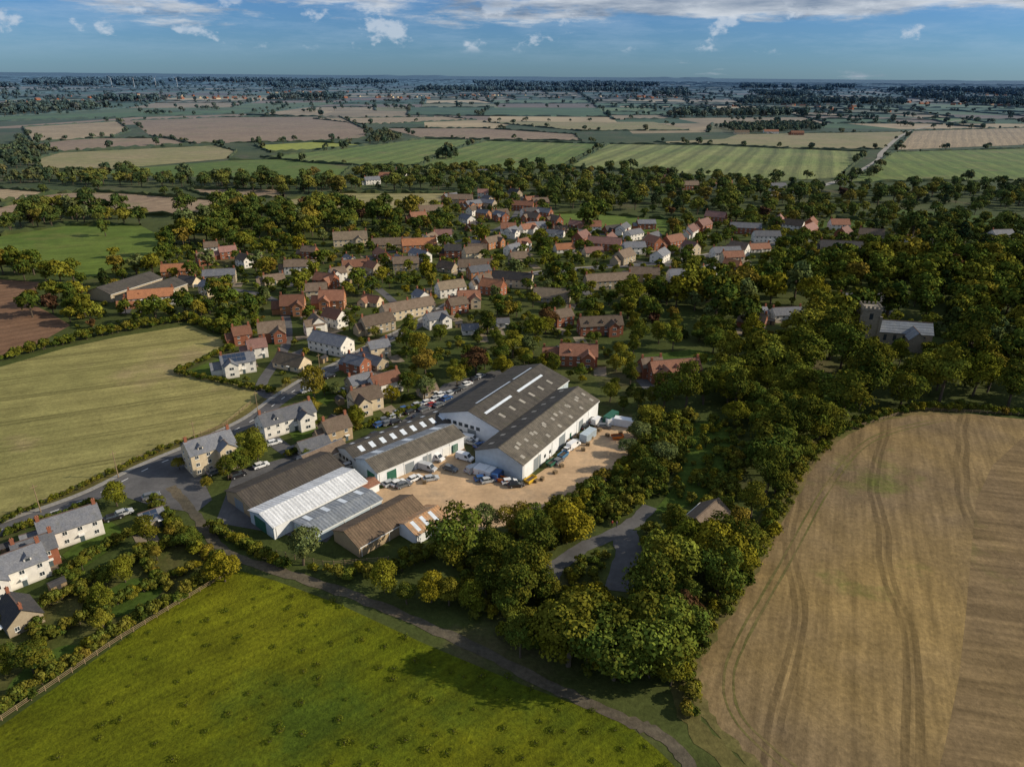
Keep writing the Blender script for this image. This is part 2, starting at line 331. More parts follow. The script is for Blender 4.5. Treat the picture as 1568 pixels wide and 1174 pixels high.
NEAR=[('oak_tree',tree_mesh('oak_crown',1,12,5.6,1.6,28,4800,.58,fol_mix)),
('oak_tree',tree_mesh('oak_crown_b',2,13,5.2,1.8,26,4600,.56,fol_wood)),
('beech_tree',tree_mesh('beech_crown',3,14,5.0,1.8,26,4600,.56,fol_wood)),
('ash_tree',tree_mesh('ash_crown',4,12,4.6,2.4,22,3400,.56,fol_mix)),
('field_maple_tree',tree_mesh('maple_crown',5,10,4.8,1.2,22,4200,.54,fol_gold)),
('hawthorn_tree',tree_mesh('hawthorn_crown',6,6.5,3.4,.6,13,2200,.46,fol_mix)),
('yew_tree',tree_mesh('yew_crown',8,10,3.2,.6,18,3000,.50,fol_dark,'cone')),
('willow_tree',tree_mesh('willow_crown',9,11,5.2,1.2,24,4600,.52,fol_pale)),
('copper_beech_tree',tree_mesh('copper_crown',10,12,4.6,1.5,22,3600,.58,fol_copper))]
MID=[('tree',tree_mesh('mid_tree_a',21,12,5.6,1.5,15,900,1.1,fol_mix)),('tree',tree_mesh('mid_tree_b',22,13,5.2,1.5,14,900,1.1,fol_wood)),
('tree',tree_mesh('mid_tree_c',23,10,4.8,.8,12,800,1.05,fol_mix)),('tree',tree_mesh('mid_tree_d',24,11,3.6,.8,12,600,1.0,fol_dark,'cone')),('tree',tree_mesh('mid_tree_e',25,10,4.8,.8,12,800,1.05,fol_gold)),('tree',tree_mesh('mid_tree_f',26,11,4.6,.8,12,700,1.1,fol_copper)),('tree',tree_mesh('mid_tree_g',27,12,5,.8,13,800,1.1,fol_pale))]
FAR=[('t',tree_mesh('far_tree_a',31,10,6.2,.3,7,150,2.4,fol_far)),('t',tree_mesh('far_tree_b',32,9,6.0,.3,7,140,2.4,fol_far))]
BUSH=[('b',tree_mesh('bush_a',41,2.6,1.9,.2,9,500,.44,fol_hedge)),('b',tree_mesh('bush_b',42,2.3,1.7,.1,8,460,.44,fol_mix)),('b',tree_mesh('bush_c',43,2.8,1.8,.1,8,460,.44,fol_gold))]
FBUSH=tree_mesh('bush_d',44,2.6,1.9,.1,5,90,1.0,fol_mix)
TUSS=tree_mesh('tussock',45,1.0,1.6,.0,7,120,.34,fol_grass)
INST={}
def inst(group,me,x,y,s,z=0):
    if me.name.startswith('bush') and math.hypot(x,y)>330: me=FBUSH
    INST.setdefault((group,me.name),[]).append((x,y,s,z))
def flush():
    for (group,mn),L in INST.items():
        vs=[];fs=[]
        for i,(x,y,s,z) in enumerate(L):
            a=random.uniform(0,6.28)
            for k in range(4):
                t=a+k*math.pi/2; vs.append((x+s*.70711*math.cos(t),y+s*.70711*math.sin(t),z))
            fs.append((4*i,4*i+1,4*i+2,4*i+3))
        me=bpy.data.meshes.new(group); me.from_pydata(vs,[],fs); o=bpy.data.objects.new(group,me); COL.objects.link(o)
        o.instance_type='FACES'; o.use_instance_faces_scale=True; o.instance_faces_scale=1; o.show_instancer_for_render=False; o.show_instancer_for_viewport=False
        c=bpy.data.objects.new(mn,bpy.data.meshes[mn]); COL.objects.link(c); c.parent=o
FOOT=[]
def pip(pts,poly):
    poly=np.array(poly); x=pts[:,0];y=pts[:,1]; ins=np.zeros(len(pts),bool); j=len(poly)-1
    for i in range(len(poly)):
        xi,yi=poly[i];xj,yj=poly[j]
        c=((yi>y)!=(yj>y))&(x<(xj-xi)*(y-yi)/(yj-yi+1e-12)+xi); ins^=c; j=i
    return ins
def seg_d(pts,pl):
    d=np.full(len(pts),1e9)
    for a,b in zip(pl[:-1],pl[1:]):
        ab=b-a;t=np.clip(((pts-a)@ab)/(ab@ab+1e-9),0,1); d=np.minimum(d,np.linalg.norm(pts-(a+t[:,None]*ab),axis=1))
    return d
def infoot(pts,mar):
    bad=np.zeros(len(pts),bool)
    for (x,y,rx,ry,a) in FOOT:
        dx=pts[:,0]-x;dy=pts[:,1]-y;c,s=math.cos(a),math.sin(a)
        u=np.abs(dx*c+dy*s);v=np.abs(-dx*s+dy*c); bad|=((u<rx+mar)&(v<ry+mar))
    return bad
def free(pts,mar):
    ok=~infoot(pts,mar)
    for pl,w in ROADS: ok&=seg_d(pts,pl)>w+mar*.9
    return ok
def grid(poly,s):
    a=np.array(poly);x0,y0=a.min(0);x1,y1=a.max(0)
    gx,gy=np.meshgrid(np.arange(x0,x1,s),np.arange(y0,y1,s)); gx=gx+(np.arange(gx.shape[0])%2)[:,None]*s/2
    pts=np.stack([gx.ravel(),gy.ravel()],1)+RNG.uniform(-.5,.5,(gx.size,2))*s
    return pts[pip(pts,poly)]
def plant(x,y,s,wts=None,group='woodland_trees'):
    d=math.hypot(x,y)
    if d<300:
        w=wts or [5,5,4,3,2,2,1,0]
        w=list(w)+[.18]
        nm,me=random.choices(NEAR,w)[0]
        o=bpy.data.objects.new(nm,me); COL.objects.link(o); o.location=(x,y,0); o.rotation_euler=(0,0,random.uniform(0,6.28)); o.scale=(s*random.uniform(.85,1.15),s*random.uniform(.85,1.15),s*random.uniform(.8,1.15))
    elif d<850: inst(group,random.choices(MID,[6,5,4,1.6,(wts[4] if wts else 1)*.6,.2,.9])[0][1],x,y,s)
    else: inst('distant_'+group,random.choice(FAR)[1],x,y,s)
def wood(poly,sp,smin,smax,excl=(),wts=None,mar=2.5,group='woodland_trees',drop=0,low=0):
    """low: trees standing just in front (south) of a house are kept as small garden trees"""
    pts=grid(poly,sp); ok=free(pts,mar)
    for e in excl: ok&=~pip(pts,e)
    pts=pts[ok]
    nb=np.zeros(len(pts),bool)
    if low and len(pts):
        for k in range(5,low,5): nb|=infoot(pts+np.array([0,k]),1.0)
    for (x,y),b in zip(pts,nb):
        if random.random()<drop: continue
        s=smin+(smax-smin)*random.random()**1.2
        if b:
            if random.random()<.25: continue
            s=min(s*.7,.66)
        plant(x,y,s,wts,group)
# ------------------------------------------------------------------ buildings
def wallmat(name,c,brick=False):
    m,g=newmat(name); co=g.n('ShaderNodeTexCoord').outputs['Object']
    n=g.noise(co,.8,5,.6); v=g.mr(n,.25,.75,.8,1.12)
    col=g.mix(1.0,c,g.grey(v),'MULTIPLY')
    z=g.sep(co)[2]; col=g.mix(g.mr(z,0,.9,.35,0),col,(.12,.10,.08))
    if brick:
        n2=g.noise(co,9,2); col=g.mix(g.mr(n2,.4,.6,0,.4),col,(c[0]*.6,c[1]*.5,c[2]*.5))
    finish(g,col,.9,.15); return m
def roofmat(name,c,c2,row=.34,moss=.3,corr=0):
    m,g=newmat(name); co=g.n('ShaderNodeTexCoord').outputs['Object']
    n=g.noise(co,.55,5,.65); col=g.mix(g.mr(n,.35,.65,0,1),c,c2)
    n2=g.noise(co,2.6,4,.7); v=g.mr(n2,.25,.75,.68,1.3)
    col=g.mix(1.0,col,g.grey(v),'MULTIPLY')
    rv=g.mr(g.n('ShaderNodeObjectInfo').outputs['Random'],0,1,.7,1.25)
    if not corr: col=g.mix(1.0,col,g.grey(rv),'MULTIPLY')
    col=g.mix(g.mr(g.noise(co,.3,5,.7),.55,.7,0,moss),col,(.07,.075,.03))
    s=g.sep(co)
    if corr: h=g.m('SINE',g.m('MULTIPLY',s[1],2*math.pi/corr))
    else: h=g.m('FRACT',g.m('DIVIDE',s[2],row*.7))
    vv=g.mr(h,-1 if corr else 0,1,.88,1.06)
    if corr:
        st=g.n('ShaderNodeVectorMath',{0:co,1:(.12,1.1,.12)},operation='MULTIPLY').outputs[0]
        vv=g.m('MULTIPLY',vv,g.mr(g.noise(st,1.0,4,.7),.3,.7,.70,1.25))
    col=g.mix(1.0,col,g.grey(vv),'MULTIPLY')
    finish(g,col,.75,.25,0,h,.05,.5); return m
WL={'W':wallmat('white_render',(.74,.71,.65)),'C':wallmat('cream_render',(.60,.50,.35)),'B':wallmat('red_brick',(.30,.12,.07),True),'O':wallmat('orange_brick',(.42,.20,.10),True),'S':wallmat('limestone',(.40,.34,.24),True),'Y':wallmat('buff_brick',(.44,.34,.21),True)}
RF={'G':roofmat('slate_roof',(.12,.13,.155),(.17,.175,.19)),'R':roofmat('red_tile_roof',(.205,.095,.06),(.26,.125,.08)),'D':roofmat('brown_tile_roof',(.13,.095,.068),(.18,.135,.10)),'T':roofmat('orange_tile_roof',(.38,.165,.08),(.31,.135,.07)),'K':roofmat('dark_roof',(.045,.045,.05),(.07,.065,.062)),'H':roofmat('thatch_roof',(.15,.12,.085),(.21,.165,.115)),'P':roofmat('pink_tile_roof',(.26,.145,.12),(.21,.115,.10))}
frame_m=simple('white_window_frame',(.75,.75,.72),.5,.4,var=.05); gm,gg=newmat('window_glass'); finish(gg,(.035,.045,.055),.08,.8); glass_m=gm
door_m=simple('painted_door',(.08,.11,.12),.5); brick_ch=WL['B']; lead_m=simple('ridge_tile',(.13,.09,.075)); pot_m=simple('clay_chimney_pot',(.35,.15,.08))
solar_m,gg=newmat('solar_panel_glass'); finish(gg,(.02,.035,.07),.15,.7)
wood_m=simple('weathered_timber',(.26,.19,.11))
def window(mb,u,z,w,h,face,hx,hy):
    def bx(u0,u1,z0,z1,d0,d1,m):
        if face=='f': mb.box(u0,u1,-hy-d1,-hy-d0,z0,z1,m)
        elif face=='b': mb.box(u0,u1,hy+d0,hy+d1,z0,z1,m)
        elif face=='l': mb.box(-hx-d1,-hx-d0,u0,u1,z0,z1,m)
        else: mb.box(hx+d0,hx+d1,u0,u1,z0,z1,m)
    bx(u-w/2,u+w/2,z,z+h,.003,.05,0)
    bx(u-w/2+.08,u-.04,z+.08,z+h-.08,.051,.062,1); bx(u+.04,u+w/2-.08,z+.08,z+h-.08,.051,.062,1)
    bx(u-w/2-.08,u+w/2+.08,z-.09,z-.003,.003,.12,0)
def gable_block(wmb,rmb,L,W,H,pitch,x0=0,y0=0,axis='x',over=.35,th=.16):
    rh=W/2*math.tan(pitch)
    T=Matrix.Translation((x0,y0,0))@(Matrix.Identity(4) if axis=='x' else Matrix.Rotation(math.pi/2,4,'Z'))
    wmb.T=T; rmb.T=T
    a=L/2;b=W/2
    wmb.add([(-a,-b,0),(a,-b,0),(a,b,0),(-a,b,0),(-a,-b,H),(a,-b,H),(a,b,H),(-a,b,H),(-a,0,H+rh-.02),(a,0,H+rh-.02)],
       [(0,1,5,4),(2,3,7,6),(1,2,6,9,5),(3,0,4,8,7)],0)
    t=math.tan(pitch); e=b+over; ze=H-over*t; r=H+rh; A=a+over*.7
    for s in(-1,1):
        vs=[(-A,s*e,ze),(A,s*e,ze),(A,0,r),(-A,0,r),(-A,s*e,ze+th),(A,s*e,ze+th),(A,0,r+th),(-A,0,r+th)]
        rmb.add(vs,[(0,3,2,1),(4,5,6,7),(0,1,5,4),(1,2,6,5),(3,0,4,7)],0)
    rmb.box(-A-.01,A+.01,-.14,.14,r+th-.06,r+th+.08,1)
    wmb.T=None; rmb.T=None
    return rh
NAMES={'W':'white_house','C':'cream_house','B':'red_brick_house','O':'orange_brick_house','S':'stone_house','Y':'buff_brick_house'}
HS=.88
PATIO=[]
def house_at(x,y,L,W,ang,wall='B',roof='R',st=2,wing=0,solar=False,dormer=0,chim=None,name=None,ext=0):
    a=math.radians(ang); root=empty(name or NAMES[wall],(x,y,0),a); root.scale=(HS,HS,HS)
    if ext==0 and L<17 and random.random()<.45 and chim is None or (chim==1 and random.random()<.4): ext=random.uniform(2.5,4.5)
    H=2.45*st+.2; pitch=math.radians(41 if roof!='G' else 36); w=MB();r=MB();wi=MB()
    rh=gable_block(w,r,L,W,H,pitch)
    n=max(2,int(L/3.1))
    for s in range(st):
        z=1.0+2.45*s
        for i in range(n):
            u=-L/2+L*(i+.5)/n
            if s==0 and i==n//2: continue
            window(wi,u,z,1.15,1.15,'f',L/2,W/2)
            if i%2==0 or s: window(wi,u,z,1.0,1.1,'b',L/2,W/2)
        for u in((-W/4,W/4) if W>6.5 else (0,)):
            window(wi,u,z,1.0,1.1,'r',L/2,W/2)
            if not ext: window(wi,u,z,.9,1.0,'l',L/2,W/2)
    if wing:
        s=1 if wing>0 else -1; wx=s*L*.25; ww=min(W*.8,5.2)
        rh2=gable_block(w,r,W*.9+2.4,ww,H-.15,pitch,wx,-1.6-W*.05+.0,'y')
        hy=(1.6+W*.05+(W*.9+2.4)/2)
        for q in range(st): 
            z=1+2.45*q
            wi.box(wx-.9,wx+.9,-hy-.05,-hy-.003,z,z+1.2,0); wi.box(wx-.8,wx-.05,-hy-.062,-hy-.051,z+.1,z+1.1,1); wi.box(wx+.05,wx+.8,-hy-.062,-hy-.051,z+.1,z+1.1,1)
    if ext: gable_block(w,r,ext,W*.72,H*.62,pitch,-(L/2+ext/2)+.05,.3)
    for k in range(dormer):
        u=-L/2+L*(k+.5)/dormer; zb=H+.5; yb=-W/2+.9
        w.box(u-.8,u+.8,yb,yb+2.2,zb,zb+1.1,0)
        r.T=Matrix.Translation((u,yb+1,0)); r.add([(-1,-1.25,zb+1.08),(1,-1.25,zb+1.08),(0,-1.25,zb+1.9),(-1,1.6,zb+1.08),(1,1.6,zb+1.08),(0,1.6,zb+1.9)],[(0,2,5,3),(1,4,5,2),(0,1,2)],0); r.T=None
        wi.box(u-.6,u+.6,yb-.05,yb-.003,zb+.12,zb+1.0,0); wi.box(u-.5,u+.5,yb-.062,yb-.051,zb+.2,zb+.92,1)
    w.obj('walls',[WL[wall]],root); r.obj('roof',[RF[roof],lead_m],root)
    if solar:
        t=math.tan(pitch)
        for i in range(int(L/2.2)):
            u0=-L/2+1+i*1.75
            if u0+1.6>L/2-.5: break
            for j in range(2):
                q0=W/2*(.12+.42*j); q1=q0+W/2*.38
                y0=-(W/2-q0);y1=-(W/2-q1); zz=lambda q:H+q*t+.25
                wi.add([(u0,y0,zz(q0)),(u0+1.6,y0,zz(q0)),(u0+1.6,y1,zz(q1)),(u0,y1,zz(q1))],[(0,1,2,3)],2)
    wi.obj('windows',[frame_m,glass_m,solar_m],root)
    dm=MB(); u=-L/2+L*(n//2+.5)/n; dm.box(u-.5,u+.5,-W/2-.06,-W/2-.003,0.02,2.1,0); dm.box(u-.75,u+.75,-W/2-1,-W/2-.003,2.25,2.4,1); dm.obj('door',[door_m,frame_m],root)
    chim=2 if chim is None else chim
    if chim:
        c=MB()
        for s in ([-1,1][:chim] if chim<3 else(-1,0,1)):
            cx=s*(L/2-.55); c.box(cx-.42,cx+.42,-.32,.32,H+rh-.7,H+rh+1.2,0); c.box(cx-.5,cx+.5,-.4,.4,H+rh+1.2,H+rh+1.35,0)
            for k in(-.2,.2): c.cone((cx+k,0,H+rh+1.35),(cx+k,0,H+rh+1.75),.13,.1,1,7)
        c.obj('chimney',[brick_ch,pot_m],root)
    FOOT.append((x,y,(L/2+ext/2)*HS+.8,(W/2+(2.5 if wing else 0))*HS+.8,a)); PATIO.append((x,y,L,W,a))
def house(px,py,*a,**k):
    x,y=P(px,py); house_at(x,y,*a,**k)
asb_m=roofmat('fibre_cement_roof',(.085,.076,.065),(.056,.052,.046),corr=.6,moss=.35)
asb_lit_m=roofmat('sunlit_fibre_cement_roof',(.15,.132,.105),(.095,.085,.07),corr=.6,moss=.3)  # paler copy of the fibre cement: sunlight on right slopes put into the colour
wroof_m=roofmat('white_metal_roof',(.66,.68,.70),(.58,.60,.62),corr=.9,moss=0)
lroof_m=roofmat('grey_metal_roof',(.18,.205,.24),(.24,.26,.28),corr=.9,moss=0)
dkroof_m=roofmat('dark_felt_roof',(.060,.052,.045),(.08,.068,.055),corr=.7,moss=.15)
brroof_m=roofmat('rusty_brown_roof',(.12,.085,.055),(.16,.11,.07),corr=.7,moss=.2)
orroof_m=roofmat('rusted_sheet_roof',(.46,.25,.12),(.36,.26,.17),corr=.7,moss=0)
wsheet_m=simple('white_cladding',(.72,.74,.76),.6,.4,var=.10,sc=.7); bsheet_m=simple('pale_blue_shade_cladding',(.42,.50,.56),.6,.4,var=.14,sc=.7)  # on white sheds' gables the pale blue paints in their shade
sky_m=simple('rooflight_panel',(.62,.68,.74),.35,.5,var=.15,sc=.5); sky2_m=simple('dull_rooflight_panel',(.30,.28,.24),.5,.4,var=.25,sc=.5)
shut_m=simple('roller_shutter',(.22,.25,.27),.5,.4,var=.1); grn_m=simple('green_door_paint',(.03,.12,.08),.5)
def shed(name,A,B,L,eave,ridge,wm,rm,rm2=None,sky=(),gwm=None,doors=(),gw=(),asym=0,w_=None):
    """A,B: ends of the near gable (ground coords); L: length away; local x along the gable, y along the ridge"""
    ax,ay=A;bx,by=B; wd=w_ or math.hypot(bx-ax,by-ay); a=math.atan2(by-ay,bx-ax)
    root=empty(name,(ax,ay,0),a); w=MB();r=MB();o=MB()
    mx=wd*(.5+asym)
    w.add([(0,0,0),(wd,0,0),(wd,0,eave),(mx,0,ridge-.02),(0,0,eave)],[(0,1,2,3,4)],1)
    w.add([(0,L,0),(wd,L,0),(wd,L,eave),(mx,L,ridge-.02),(0,L,eave)],[(4,3,2,1,0)],0)
    w.quad((wd,0,0),(wd,L,0),(wd,L,eave),(wd,0,eave),0); w.quad((0,L,0),(0,0,0),(0,0,eave),(0,L,eave),0)
    ov=.35
    def slope(xe,s,m):
        t=(ridge-eave)/abs(mx-xe); x0=xe+s*ov; z0=eave-ov*t
        vs=[(x0,-ov,z0),(x0,L+ov,z0),(mx,L+ov,ridge),(mx,-ov,ridge)]; vs+=[(p[0],p[1],p[2]+.12) for p in vs]
        r.add(vs,[(0,1,2,3),(7,6,5,4),(0,4,5,1),(0,3,7,4),(1,5,6,2)],m)
    slope(0,-1,0); slope(wd,1,1); r.box(mx-.2,mx+.2,-ov-.02,L+ov+.02,ridge+.05,ridge+.17,0)
    for (sd,y0,y1,q0,q1,mi) in sky:
        xe=0 if sd<0 else wd; X=lambda q:xe+(mx-xe)*q; Z=lambda q:eave+(ridge-eave)*q+.16
        o.add([(X(q0),y0,Z(q0)),(X(q0),y1,Z(q0)),(X(q1),y1,Z(q1)),(X(q1),y0,Z(q1))],[(0,1,2,3)],mi)
    w.obj('walls',[wm,gwm or wm],root); r.obj('roof',[rm,rm2 or rm],root)
    if sky: o.obj('rooflights',[sky_m,sky2_m],root)
    d=MB()
    for (fc,u0,u1,z0,z1,mi) in doors:
        if fc=='g': d.box(u0,u1,-.06,-.003,z0,z1,mi)
        elif fc=='r': d.box(wd+.003,wd+.06,u0,u1,z0,z1,mi)
        else: d.box(-.06,-.003,u0,u1,z0,z1,mi)
    if doors: d.obj('doors_and_windows',[shut_m,glass_m,grn_m,frame_m],root)
    g2=MB(); g2.box(wd+.36,wd+.5,0,L,eave-.32,eave-.16); g2.box(-.5,-.36,0,L,eave-.32,eave-.16)
    for k in range(0,int(L),8): g2.box(wd+.004,wd+.12,k+.6,k+.72,0,eave-.33); g2.box(-.12,-.004,k+.6,k+.72,0,eave-.33)
    g2.obj('gutters',[frame_m],root)
    c,s=math.cos(a),math.sin(a); FOOT.append((ax+c*wd/2-s*L/2,ay+s*wd/2+c*L/2,wd/2+1,L/2+1,a)); return root
A=P(728,714);B=P(800,737); u=Vector((B[0]-A[0],B[1]-A[1])).normalized(); v=Vector((-u.y,u.x))
sk=[(1,2+i*3.6,3.1+i*3.6,.12+.22*((i*2)%4),.28+.22*((i*2)%4),1) for i in range(13)]+[(1,3.8+i*5.2,4.8+i*5.2,.5,.66,1) for i in range(9)]+[(-1,3+i*6,4.2+i*6,.3,.5,1) for i in range(8)]
shed('warehouse',A,B,48,5.2,8.2,wsheet_m,asb_m,asb_lit_m,sk,bsheet_m,[('r',6,10,0,3.8,0),('r',21,25,0,3.8,0),('r',34,37,0,3.5,0),('r',12,13,1.4,2.4,1),('r',15,16,1.4,2.4,1),('r',28,29,0,2.1,2),('g',6.5,7.5,0.02,2.1,0)])
A2=Vector(A)+v*13.5-u*22.3; B2=Vector(A)+v*13.5-u*.4
sk=[(-1,6,26,.84,.91,0),(-1,28,40,.84,.91,0),(1,3,18,.60,.68,0),(1,22,38,.60,.68,0)]+[(1,6+i*6,7.1+i*6,.2,.4,1) for i in range(6)]
shed('warehouse',tuple(A2),tuple(B2),44,5.4,8.8,bsheet_m,asb_m,asb_m,sk,wsheet_m,[('g',1.0+2.1*i,2.3+2.1*i,3.1,4.2,1) for i in range(7)]+[('g',1.0+2.1*i,2.2+2.1*i,.9,1.9,1) for i in range(4)]+[('g',10.5,13.5,0.02,2.9,0)])
A3=P(546,722);B3=P(579,744)
shed('workshop_shed',A3,B3,30,4.2,6.0,wsheet_m,lroof_m,asb_lit_m,[(-1,1+i*3.4,3.0+i*3.4,.1,.9,0) for i in range(1,8,3)],bsheet_m,[('r',3,6,0,3,2),('r',9,12,0,3,0),('r',15,18,0,3,0),('r',22,25,0,3,3),('g',5.5,9,0.02,3,2)])
u3=(Vector(B3)-Vector(A3)).normalized(); v3=Vector((-u3.y,u3.x))
A4=Vector(A3)-u3*10.2+v3*.4; B4=Vector(A3)-u3*.5+v3*.4
shed('workshop_shed',tuple(A4),tuple(B4),40,3.3,5.0,wsheet_m,asb_m,asb_m,[(1,3+i*3.6,4.4+i*3.6,.35,.8,0) for i in range(10)]+[(-1,3+i*5,4.2+i*5,.35,.65,0) for i in range(7)],bsheet_m,[('g',1+1.8*i,2.2+1.8*i,1.1,2.1,1) for i in range(4)])
A5=P(385,800);B5=P(421,826)
shed('white_roofed_barn',A5,B5,27,3.6,5.0,wsheet_m,wroof_m,wroof_m,(),bsheet_m,[('g',2,7,0.02,3.2,2)])
u5=(Vector(B5)-Vector(A5)).normalized(); v5=Vector((-u5.y,u5.x))
shed('lean_to_shed',tuple(Vector(B5)+u5*.5+v5*5),tuple(Vector(B5)+u5*8.5+v5*5),20,2.9,3.5,bsheet_m,lroof_m,lroof_m,[(-1,2+i*5,3.2+i*5,.1,.9,0) for i in range(4)])
shed('dark_roofed_barn',tuple(Vector(A5)-u5*13+v5*1),tuple(Vector(A5)-u5*.6+v5*1),27,3.2,5.2,WL['Y'],dkroof_m,dkroof_m,(),WL['Y'],[('g',4,8,0.02,3,0)])
A6=P(512,828)
shed('brown_roofed_barn',A6,tuple(Vector(A6)+u5*9.5),20,3.0,5.0,WL['Y'],brroof_m,brroof_m)
A7=P(606,815)
shed('rusty_roofed_shed',A7,tuple(Vector(A7)+u5*7.5),10,2.8,4.2,wsheet_m,orroof_m,orroof_m,[(1,1+i*2.8,2+i*2.8,.1,.9,0) for i in range(3)])
x7=P(538,757); shed('site_office_hut',x7,tuple(Vector(x7)+u5*4),6,2.5,3.1,wsheet_m,RF['R'],RF['R'],(),None,[('g',.8,1.6,.02,2,1),('g',2.2,3.3,1,1.9,1),('r',1,2,1,1.9,1)])
xx=P(1040,812); shed('wooded_lodge',xx,tuple(Vector(xx)+u5*8),11,2.6,5.4,WL['S'],RF['D'],RF['D'])
xx=P(455,712); shed('garage_block',xx,tuple(Vector(xx)+u5*6),13,2.6,4.2,WL['W'],RF['G'],RF['D'],(),WL['W'],[('r',1,3.4,0.02,2.1,3),('r',4.5,7,0.02,2.1,3)])
xx=P(135,458); shed('farm_barn',xx,(xx[0]+14,xx[1]-5),32,4,6.5,WL['S'],RF['K'],asb_m)
xx=P(178,466); shed('farm_barn',xx,(xx[0]+14,xx[1]-5),30,4,6.5,WL['S'],RF['K'],asb_m)
H=house
H(112,822,14,7.5,40,'W','G',2,wing=0,ext=4); H(20,890,15,8,45,'W','G',2,wing=-1,dormer=2); H(-50,905,14,8,45,'B','G',2); H(60,862,9,7,40,'B','G',2)
H(32,950,9,7,-40,'S','K',1); H(235,802,6,5,40,'S','G',1,solar=True,chim=0)
H(325,712,14,8.5,42,'C','G',3,wing=1,dormer=2,chim=2); H(440,655,19,8,41,'W','G',2,wing=1,solar=False,dormer=2); H(515,672,9,7,40,'Y','D',2); H(480,690,10,6,40,'C','G',1,chim=0)
H(366,568,13,8,28,'W','G',2,wing=-1,solar=True); H(395,545,8,7,28,'W','P',2); H(448,562,14,8,-25,'C','H',1); H(508,537,19,9,-28,'W','G',2,chim=1); H(418,520,12,9,20,'B','D',2,wing=1)
H(450,478,12,10,10,'O','R',2,wing=1); H(510,470,13,10,5,'O','R',2,wing=-1); H(514,498,11,8,-35,'W','R',2); H(372,525,8,7,30,'B','R',2)
H(560,625,11,8,35,'C','D',2,wing=-1); H(590,600,12,7,40,'W','R',2); H(553,600,10,7,40,'S','G',2); H(570,560,13,7,-35,'S','G',1); H(580,545,9,7,30,'C','G',2); H(548,570,9,7,-30,'B','G',2)
H(625,484,28,8,35,'C','D',2,chim=3); H(578,507,16,8,38,'S','D',2); H(668,500,11,7,35,'W','G',2,wing=1); H(700,478,10,7,30,'B','D',2); H(718,468,12,8,10,'C','R',2,wing=1); H(645,465,8,7,-50,'W','G',2)
H(235,466,22,8,20,'W','T',2); H(205,470,8,7,20,'O','T',1); H(272,425,16,8,15,'O','T',2); H(290,437,12,7,-20,'C','K',1); H(338,432,18,8,15,'S','G',2); H(315,405,10,7,40,'B','D',2)
H(350,395,11,7,30,'B','P',2); H(376,408,10,7,-40,'W','D',2); H(325,388,9,7,20,'W','D',2); H(455,418,14,8,10,'W','D',2); H(420,434,12,7,30,'C','D',1); H(500,440,13,8,-20,'B','R',2,wing=1); H(545,418,16,8,20,'C','R',2,wing=-1); H(572,420,9,7,-40,'S','R',2); H(475,395,10,7,-10,'B','D',2)
H(537,375,24,11,15,'C','H',2,wing=1,chim=3); H(600,378,28,9,12,'Y','D',1,chim=1); H(642,384,24,9,15,'O','T',2); H(585,395,16,8,-60,'B','R',1); H(622,413,16,8,10,'S','D',2); H(690,452,16,8,30,'W','H',2); H(728,412,22,9,10,'W','D',1); H(685,415,12,8,-30,'S','D',1)
H(785,390,12,7,50,'W','G',2); H(785,438,24,8,-15,'C','K',2); H(795,405,13,8,20,'S','D',2); H(845,460,20,10,-10,'S','H',1); H(740,440,9,7,40,'W','D',2); H(930,440,28,8,15,'S','D',2); H(985,430,18,8,-5,'Y','D',2); H(860,497,10,7,30,'B','D',2)
H(918,510,21,8,10,'B','D',2,wing=1,dormer=3); H(885,556,16,9,-4,'B','R',2,wing=1,dormer=2); H(852,552,12,8,-4,'B','R',1); H(1030,580,21,8,12,'B','R',2,wing=-1,dormer=3); H(995,575,9,7,12,'B','D',2)
H(1202,486,16,8,10,'W','G',1); H(1155,503,10,7,-30,'B','D',2); H(1160,485,9,7,20,'W','G',1); H(770,500,6,5,10,'W','G',1,chim=0); H(720,510,8,6,10,'W','G',1,chim=0); H(655,605,7,5,35,'S','D',1,chim=0)
H(660,330,22,9,20,'C','D',2); H(705,312,24,9,0,'Y','D',2); H(640,340,14,8,30,'B','R',2); H(745,318,18,8,-30,'S','G',2); H(800,322,20,8,-10,'B','R',2); H(820,350,16,8,20,'W','G',1); H(850,362,14,7,-20,'W','G',1)
for (x,y,l,a,w_,r_) in [(890,372,14,60,'B','P'),(925,382,22,-15,'B','P'),(970,388,14,10,'W','G'),(1030,378,16,40,'B','R'),(1056,362,14,60,'W','P'),(1075,352,16,50,'B','P'),(1095,340,16,-30,'B','P'),(1140,357,22,-10,'B','G'),(1192,347,18,70,'B','P'),(1236,360,18,50,'B','P'),(1285,388,26,-10,'S','K'),(1052,432,22,5,'W','G'),(1110,396,18,10,'W','G'),(1172,370,18,0,'W','G'),(1283,352,14,0,'W','R'),(1240,350,14,60,'B','R'),(1332,368,16,-20,'S','D'),(1410,381,24,5,'W','K'),(1290,365,14,50,'B','P'),(1010,400,14,60,'W','G'),(1085,425,14,40,'W','G'),(1130,390,12,-40,'W','D'),(1000,380,12,-60,'B','R'),(955,402,14,50,'S','D'),(905,355,14,0,'W','R'),(1530,368,16,10,'W','G'),(1018,280,22,-20,'B','R'),(962,272,14,40,'W','R'),(1055,290,18,10,'B','D'),(1105,288,20,-10,'W','R'),(1190,292,16,10,'W','G'),(590,276,14,10,'B','R'),(615,270,14,-20,'W','D'),(570,282,16,30,'W','G'),(740,270,14,10,'W','G'),(1315,472,22,0,'W','G'),(1180,205,30,0,'W','R'),(1135,206,30,0,'C','D'),(1220,207,26,0,'B','R')]:
    H(x,y,l*1.08,9,a,w_,r_,2,chim=1)
hp=PP([(650,330),(700,300),(820,300),(860,345),(1060,350),(1250,345),(1300,380),(1120,420),(1000,415),(880,400),(800,470),(700,430),(640,400)])
pts=grid(hp,22); ok=free(pts,4)
